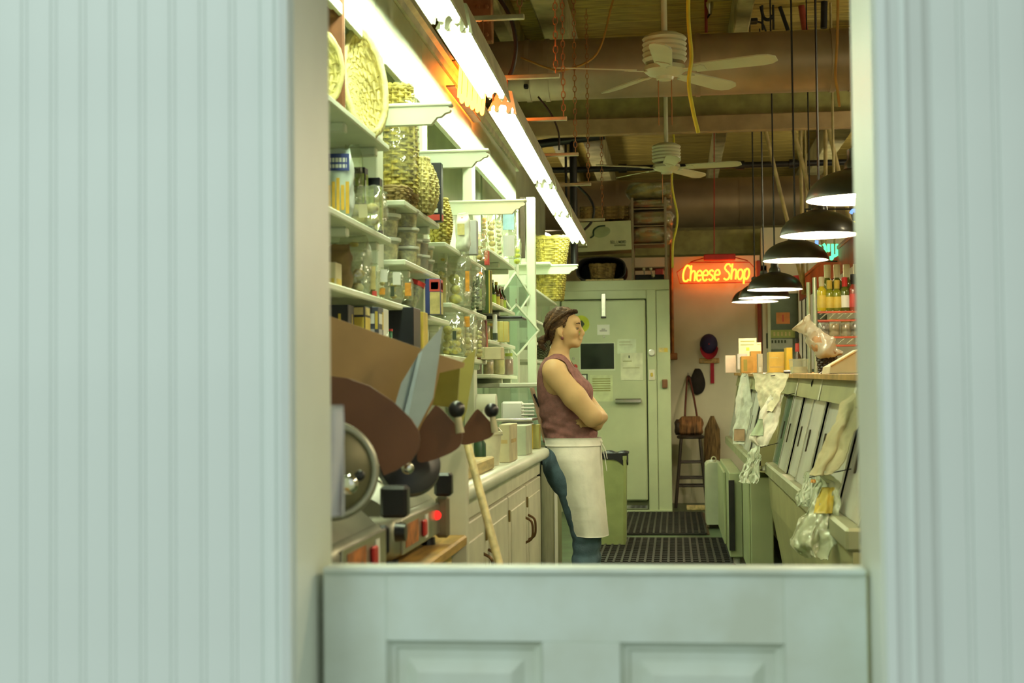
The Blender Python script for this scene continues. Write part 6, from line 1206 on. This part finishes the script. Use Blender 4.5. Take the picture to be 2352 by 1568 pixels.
# ------------------------------------------------------------------ on top of the cases
def ztop(y): return ZA+(ZB-ZA)*(y-4.55)/4.0 if y < 8.75 else ZB+.005+(ZD-ZB-.005)*(y-8.95)/4.25
def onto(label, x0, x1, yt, D, dy, m, prints=(), **k): return carton(label, x0, x1, yt, D, ztop(D+dy/2)+.0015, dy, m, prints, **k)
pinkp = mat('pinkish_paper', (.66, .52, .42), .8, var=.1)
t = onto('crumpled pink paper bag at the far end of the case top', 1666, 1690, 816, 12.3, .14, pinkp, name='paper_bag', cat='bag')
note('cream price card with green clover print leaning on the far case', 1697, 1737, 776, 822, mat('cream_card', (.72, .68, .44), .8), [(.1, .9, .84, .05, olvink), (.1, .85, .66, .04, olvink), (.42, .6, .45, .16, limep)], 12.1, 'card', 'price_card')
note('grey card standing under the cream price card', 1694, 1716, 812, 848, mat('lavender_card', (.60, .58, .56), .8), [], 12.0, 'card', 'price_card')
note('small folded card right of the cream price card', 1738, 1748, 786, 812, mat('cream_card', (1, 1, 1)), [(.1, .9, .8, .06, olvink)], 12.15, 'card', 'price_card')
onto('round brown carton on the far case top', 1702, 1730, 818, 11.4, .2, mat('caramel_box', (.48, .27, .06), .7, var=.15), [(.2, .5, .1, .8, mat('dull_green', (.28, .25, .06), .8))])
onto('small caramel loaf box above the round brown carton', 1724, 1748, 806, 11.9, .16, mat('caramel_box', (1, 1, 1)))
t = onto('chrome napkin stand at the middle of the case top', 1740, 1752, 812, 10.4, .1, caset, [(.2, .7, .05, .3, whitep)], name='napkin_stand', cat='stand')
onto('wide yellow carton of crackers on the case top', 1766, 1808, 808, 10.0, .22, orangecard, [(.05, .95, .25, .3, cardb), (.05, .5, .7, .74, palef)])
onto('narrow upright yellow carton beside the wide one', 1806, 1820, 798, 9.8, .2, mat('deep_yellow_carton', (.62, .42, .04), .7))
t = thing('sauce_bottle', 'dark sauce bottle with a red neck label on the case top', 'bottle', (P(1833, 820, 8.95).x, 9.0, ztop(9.0)+.0015)); M = T(t.location); zb2 = P(1833, 778, 9.0).z-ztop(9.0); 
obj('glass', MB(M).lathe([(.024, 0), (.027, .006), (.027, zb2*.42), (.012, zb2*.60), (.011, zb2*.92)], 18), bz, t, 50); obj('cap', MB(M).lathe([(.013, zb2*.90), (.013, zb2)], 14), blackm, t); obj('neck_label', MB(M).lathe([(.0135, zb2*.62), (.0125, zb2*.86)], 16, cap=False), redprint, t); obj('body_label', MB(M).lathe([(.0276, zb2*.1), (.0276, zb2*.36)], 18, cap=False), ink, t)
t = thing('plastic_tub', 'square clear plastic tub near the plug on the case top', 'tub', tuple(P(1838, 856, 7.4))); a = PB(1818, 1858, 826, 856, 7.4); zz = ztop(7.5)+.0015; obj('tub', MB().prism([(a[0]+.006, zz), (a[1]-.006, zz), (a[1], a[3]), (a[0], a[3])], 7.4, 7.55, 'y'), tubp, t); obj('contents', MB().box(a[0]+.010, a[1]-.010, 7.41, 7.54, zz+.002, zz+(a[3]-zz)*.5), palef, t); obj('lid', MB().cbox(a[0]-.002, a[1]+.002, 7.398, 7.552, a[3]+.0005, a[3]+.006, .002), tubp, t)
t = thing('ham_basket', 'cellophane-wrapped cured ham in a dark basket on the case top', 'wrapped ham', (P(1900, 830, 7.2).x, 7.3, ztop(7.3)+.0015)); zz = ztop(7.3)+.0015
hp = [P(1852, 752, 7.25), P(1868, 770, 7.25), P(1888, 790, 7.25), P(1910, 806, 7.25), P(1935, 812, 7.25)]; obj('ham', MB().tube(stroke(hp), [.012, .016, .02, .026, .03, .034, .038, .042, .046, .05, .052, .054, .054, .052, .05, .046, .042, .036, .03, .026, .022, .018, .014, .01, .006], 12), mat('cured_ham', (.50, .30, .16), .6, var=.4, scale=12), t, 170)
obj('wrapper', crumple(MB().tube(stroke([P(1840, 740, 7.25)]+hp, 8), [.054-.022*min(1, k/10)+.030*max(0, min(1, (k-8)/18))-.058*max(0, (k-28)/12) for k in range(41)], 20), .016, 26, 3), film('white_wrap', (.86, .82, .66), .22, .5, .2, 1.0, 22), t, 60)
bk = PB(1880, 1925, 812, 848, 7.25); bf = (lambda u, v: ((bk[0]+bk[1])/2+(bk[1]-bk[0])/2*(.75+.25*v)*math.cos(2*PI*u), 7.32+.07*(.75+.25*v)*math.sin(2*PI*u), zz+(bk[3]-zz)*v)); obj('basket', weave(bf, 8, 16, .005), darkwood, t); obj('basket_wall', MB().loft([[bf(k/24, j/4) for k in range(24)] for j in range(5)]), darkwood, t)
a = PB(1905, 1990, 800, 852, 6.3); t = thing('cake_box', 'flat white cardboard box tilted on the case top by the door jamb', 'box', ((a[0]+a[1])/2, 6.4, ztop(6.4)+.0015)); zz = ztop(6.4)+.0015
obj('body', MB().prism([(a[0], zz), (a[1]+.1, zz), (a[1]+.1, a[3]+.01), (a[1]-.02, a[3]), (a[0]+.005, zz+.03)], 6.3, 6.62, 'y'), mat('pale_card_box', (.70, .66, .48), .8, var=.06), t); obj('lid_edge', MB().tube([(a[0]+.005, 6.297, zz+.031), (a[1]-.02, 6.297, a[3]+.002)], .005, 5), cardb, t)
t = thing('plug_lead', 'black lead with a plug dangling over the front of the nearer case', 'lead', tuple(P(1880, 895, 6.9))); obj('cable', MB().tube(stroke([P(1935, 852, 7.0), P(1905, 850, 6.95), P(1885, 858, 6.85), P(1868, 875, 6.8), P(1866, 886, 6.8), P(1874, 892, 6.8)]), .006, 8), black, t, 170); q = P(1879, 893, 6.8); obj('plug', MB(T(q, 0, 0, R(30))).cbox(-.012, .022, -.01, .01, -.009, .009, .004), black, t)
tag(obj('pen', MB().tube([(P(1800, 857, 8.5).x, 8.5, ztop(8.5)+.0105), (P(1828, 857, 8.5).x, 8.5, ztop(8.5)+.0105)], .010, 8), black), 'black marker lying at the joint of the two case tops', 'marker')
# ------------------------------------------------------------------ wire rack with oil bottles
YR = 8.6; zr1, zr2 = P(1930, 714, YR).z, P(1930, 772, YR).z; xr0, xr1 = P(1872, 700, YR).x, P(1872, 700, YR).x+.62
rk2 = thing('wire_shelf', 'chrome wire shelf with red edge strips holding oil bottles', 'shelf', ((xr0+xr1)/2, YR+.2, ztop(YR)))
galv = mat('galvanised', (.50, .55, .42), .35, .6); redstrip = mat('red_strip', (.50, .10, .05), .45, .2)
for xx in (xr0, xr1):
    for yy in (YR, YR+.4): obj('post', MB().tube([(xx, yy, ztop(8.55)+.003), (xx, yy, P(1930, 636, YR).z)], .0125, 10), galv, rk2, 60)
for z in (zr1, zr2):
    for dz_ in (0, -.05): obj('edge_strip', MB().cbox(xr0+.013, xr1-.013, YR-.006, YR+.006, z+dz_-.012, z+dz_, .002), redstrip, rk2)
    zg = MB(); n = 11
    for k in range(n): a = xr0+.03+(xr1-xr0-.06)*k/n; b_ = a+(xr1-xr0-.06)/n; zg.tube([(a, YR, z-.045), (b_-.01, YR, z-.010)], .004, 6)
    obj('truss_wire', zg, galv, rk2); wm = MB()
    for k in range(16): xx = xr0+.03+(xr1-xr0-.06)*k/15; wm.tube([(xx, YR, z+.002), (xx, YR+.4, z+.002)], .003, 5)
    obj('shelf_wires', wm, galv, rk2)
oil = mat('oil_glass', (.20, .22, .015), .12, var=.2, coat=.5); oild = mat('dark_oil_glass', (.09, .11, .015), .12, var=.2, coat=.5); oily = mat('yellow_oil', (.55, .45, .02), .15, var=.1, coat=.5); redbt = mat('red_bottle', (.28, .04, .02), .3, coat=.4); wcap = mat('cream_cap', (.72, .68, .44), .5)
def oil_bottle(h, r):
    t = thing('bottle', 'x', 'bottle', (0, 0, 0))
    obj('glass', MB().lathe([(r*.9, 0), (r, .008), (r, h*.56), (r*.9, h*.63), (r*.52, h*.70), (r*.46, h*.80)], 18), oild, t, 50)
    obj('cap', MB().lathe([(r*.56, h*.72), (r*.58, h*.86), (r*.60, h*.865), (r*.60, h*.99), (r*.5, h)], 16), wcap, t, 40); obj('paper_label', MB().lathe([(r*1.02, h*.10), (r*1.02, h*.46)], 18, cap=False), goldp, t, 60)
    return t
ob0 = oil_bottle(.26, .034); oils = [(1903, 1.12, .10, oild, wcap, goldp, 'tall green oil bottle at the left end of the back row'), (1925, 1.12, .10, oild, wcap, palef, 'second tall green oil bottle in the back row'), (1947, 1.12, .10, oild, wcap, redprint, 'third tall green oil bottle in the back row'), (1970, 1.12, .10, oil, wcap, goldp, 'tall oil bottle touching the door jamb'),
       (1889, .80, .03, oily, wcap, goldp, 'short yellow oil bottle at the left front of the wire shelf'), (1907, .72, .03, oil, goldp, goldp, 'short olive oil bottle second in the front row'), (1924, .72, .03, oil, goldp, goldp, 'short olive oil bottle third in the front row'), (1942, .78, .03, oild, redp, whitep, 'red capped bottle with a white label in the front row'), (1962, .85, .03, redbt, black, redprint, 'red bottle at the right of the front row')]
for i, (px_, s, dyy, g, cp, lm, lb) in enumerate(oils):
    q = P(px_, 710, YR+.04+dyy*1.6); loc = (q.x, YR+.06+dyy*1.7, zr1+.0055); o = ob0 if i == 0 else dup(ob0, loc); o.location = loc; o.scale = (1.0 if s > 1 else .85, 1.0 if s > 1 else .85, s); o['label'] = lb; o['group'] = 'oil bottles on the wire shelf'; setmat(o, 'glass', g); setmat(o, 'cap', cp); setmat(o, 'paper_label', lm)
jm = [(1893, 1.0, dk, redp, 'dark red jar at the left of the lower wire tier'), (1916, 1.05, mat('amber_preserve', (.50, .30, .03), .5), goldp, 'amber preserve jar in the middle of the lower wire tier'), (1944, 1.0, mat('tan_preserve', (.46, .34, .14), .6, var=.4), goldp, 'tan preserve jar right of the amber one'), (1966, 1.05, dk, black, 'dark jar with a black lid by the door jamb')]
for i, (px_, s, cm, lm, lb) in enumerate(jm):
    q = P(px_, 765, YR+.12); o = dup(j0, (q.x, YR+.13, zr2+.0055), None, lb, 'jars on the lower wire tier', (s*.85, s*.85, s*.75)); setmat(o, 'contents', cm); setmat(o, 'lid', lm)
# ------------------------------------------------------------------ red valance, window and neon beyond the counter
va = thing('valance', 'dark red valance board running above the customer side', 'valance', (1.25, 10, 2.07))
obj('board', MB().prism([(8, 2.07), (14.4, 2.07), (14.4, 2.255), (8, 2.255)], 1.25, 1.275, 'x'), redpaint, va); obj('top_rail', MB().cbox(1.24, 1.285, 8, 14.4, 2.256, 2.285, .004), mat('rust_rail', (.42, .13, .06), .5), va)
for yy in (9.2, 11.3, 13.6): obj('hanger', MB().tube([(1.262, yy, 2.28), (1.262, yy, ZC-.02)], .010, 8), tan, va)
# customer-side wall with a shop window
yw = 15.9; 
struct('wall_customer', MB().box(P(1752, 800, YS).x, P(1764, 800, YS).x, YS, YS+.1, 0, 2.5).box(P(1752, 800, YS).x+.7, 4.6, YS, YS+.1, 0, 2.9).box(P(1752, 800, YS).x, P(1752, 800, YS).x+.7, YS, YS+.1, 2.2, 2.9), shopwall)
wn = tag(thing('window_1', 'x', 'x', (P(1795, 800, YS).x, YS+.05, .8)), None, None, None, 'structure'); del wn['label'], wn['category']
wx0, wx1 = P(1764, 800, YS).x, P(1752, 800, YS).x+.7; obj('pane', MB().box(wx0, wx1, YS+.04, YS+.05, 0, 2.2), mat('dusk_window', (.20, .26, .20), .1, var=.3, scale=2), wn); obj('window_frame', MB().box(wx0, wx0+.03, YS-.02, YS+.06, 0, 2.2).box(wx1-.03, wx1, YS-.02, YS+.06, 0, 2.2), greenw, wn)
note('orange square poster on the far shop window', 1783, 1814, 717, 744, mat('orange_poster', (.72, .28, .10), .8), [(.45, .55, .5, .6, redprint)], YS+.039, 'poster', 'poster')
note('green arched sign with pale letters on the far shop window', 1768, 1826, 757, 776, mat('green_sign', (.38, .44, .14), .8), [(.15+.15*k, .22+.15*k, .5, .5, palef) for k in range(5)], YS+.039, 'sign', 'window_sign')
note('grey banner with dark lettering under the green arched sign', 1768, 1820, 778, 802, mat('grey_banner', (.46, .50, .42), .8), [(.08+.14*k, .16+.14*k, .75, .3, ink) for k in range(5)], YS+.039, 'sign', 'window_sign')
note('dark strip on the far shop window beside the red trim', 1760, 1766, 765, 800, ink, [], YS-.0001, 'strip', 'window_strip')
bl = thing('window_blind', 'pale vertical blind slats at the right of the far window', 'blind', (P(1845, 700, 15.17).x, 15.17, 1.4))
for k in range(4): a = P(1834+9*k, 700, 15.17).x; obj('slat', MB().cbox(a, a+.028, 15.17, 15.199, 1.4, 2.25, .002), whitep, bl)
t = thing('wall_clock', 'x', 'x', (0, 0, 0)); bpy.data.objects.remove(t)
# red star and tube lamp behind the lamps
c = P(1842, 640, 14.0); st_ = thing('star_ornament', 'red star-shaped ornament behind the pendant lamps', 'ornament', (c.x, 14, c.z-.09)); pts = [(c.x+(.10 if k % 2 == 0 else .045)*math.sin(PI*k/5), c.z+(.10 if k % 2 == 0 else .045)*math.cos(PI*k/5)) for k in range(10)]
obj('star', MB().prism(pts, 14.0, 14.03, 'y'), redp, st_); obj('cord', MB().tube([(c.x, 14.015, c.z+.09), (c.x, 14.015, ZC-.02)], .004, 5), black, st_)
# green, blue and yellow neon in the street window, seen from behind
YG = 11.0; ng = thing('neon_sign', 'green, blue and yellow neon window sign half hidden by the pendant lamps', 'neon sign', tuple(P(1925, 595, YG)))
gn, bn_, yn = glow('green_neon', (.12, 1, .40), 1.9), glow('blue_neon', (.18, .36, 1), 1.8), glow('yellow_neon', (1, .80, .03), 1.3)
def ntube(pts, m, r=.011): obj('neon_tube', MB().tube(stroke([P(x, y, YG) for x, y in pts]), r, 8), m, ng, 170)
for pts in ([(1884, 563), (1880, 575), (1885, 590)], [(1891, 560), (1895, 566), (1895, 580)], [(1903, 560), (1903, 578)], [(1912, 560), (1912, 592), (1906, 593)], [(1922, 560), (1922, 582)], [(1930, 560), (1930, 580)], [(1931, 560), (1938, 575)], [(1942, 550), (1942, 571)], [(1906, 592), (1920, 586), (1932, 578), (1944, 572)]): ntube(pts, gn)
for pts in ([(1857, 556), (1856, 562)], [(1876, 552), (1875, 570)], [(1954, 490), (1958, 484), (1964, 483), (1966, 488)], [(1973, 492), (1973, 497)]): ntube(pts, bn_, .013)
for pts in ([(1960, 508), (1962, 524)], [(1954, 546), (1953, 562)]): ntube(pts, yn, .014)
obj('backing_frame', MB().tube([P(1850, 480, YG+.05), P(1985, 480, YG+.05), P(1985, 600, YG+.05), P(1850, 600, YG+.05)], .008, 6, closed=True), blackm, ng)
for x in (1860, 1978): q = P(x, 480, YG+.05); obj('hanger', MB().tube([q, (q.x, q.y, ZC-.02)], .006, 6), blackm, ng)
# added globe lamps, all unseen, lifting the ambient light and the far ceiling
for i, (xx, yy) in enumerate(((2.6, 7.0), (2.6, 11.0), (3.2, 13.0), (2.4, 17.0), (-1.6, 17.5))):
    t = thing('added_globe', ['added unseen globe lamp over the customer floor, nearest', 'added unseen globe lamp over the customer floor, middle', 'added unseen globe lamp over the customer floor, by the far window', 'added unseen globe lamp high behind the far wall on the right', 'added unseen globe lamp high behind the cooler'][i], 'lamp', (xx, yy, 3.0), 'added globe lamps out of view'); obj('globe', MB().ball((xx, yy, 3.0), .16, 20, 12), glow('added_globe_glow', (1, .88, .55), 46), t, 170); obj('stem', MB().tube([(xx, yy, 3.15), (xx, yy, ZC-.02)], .012, 8), black, t)
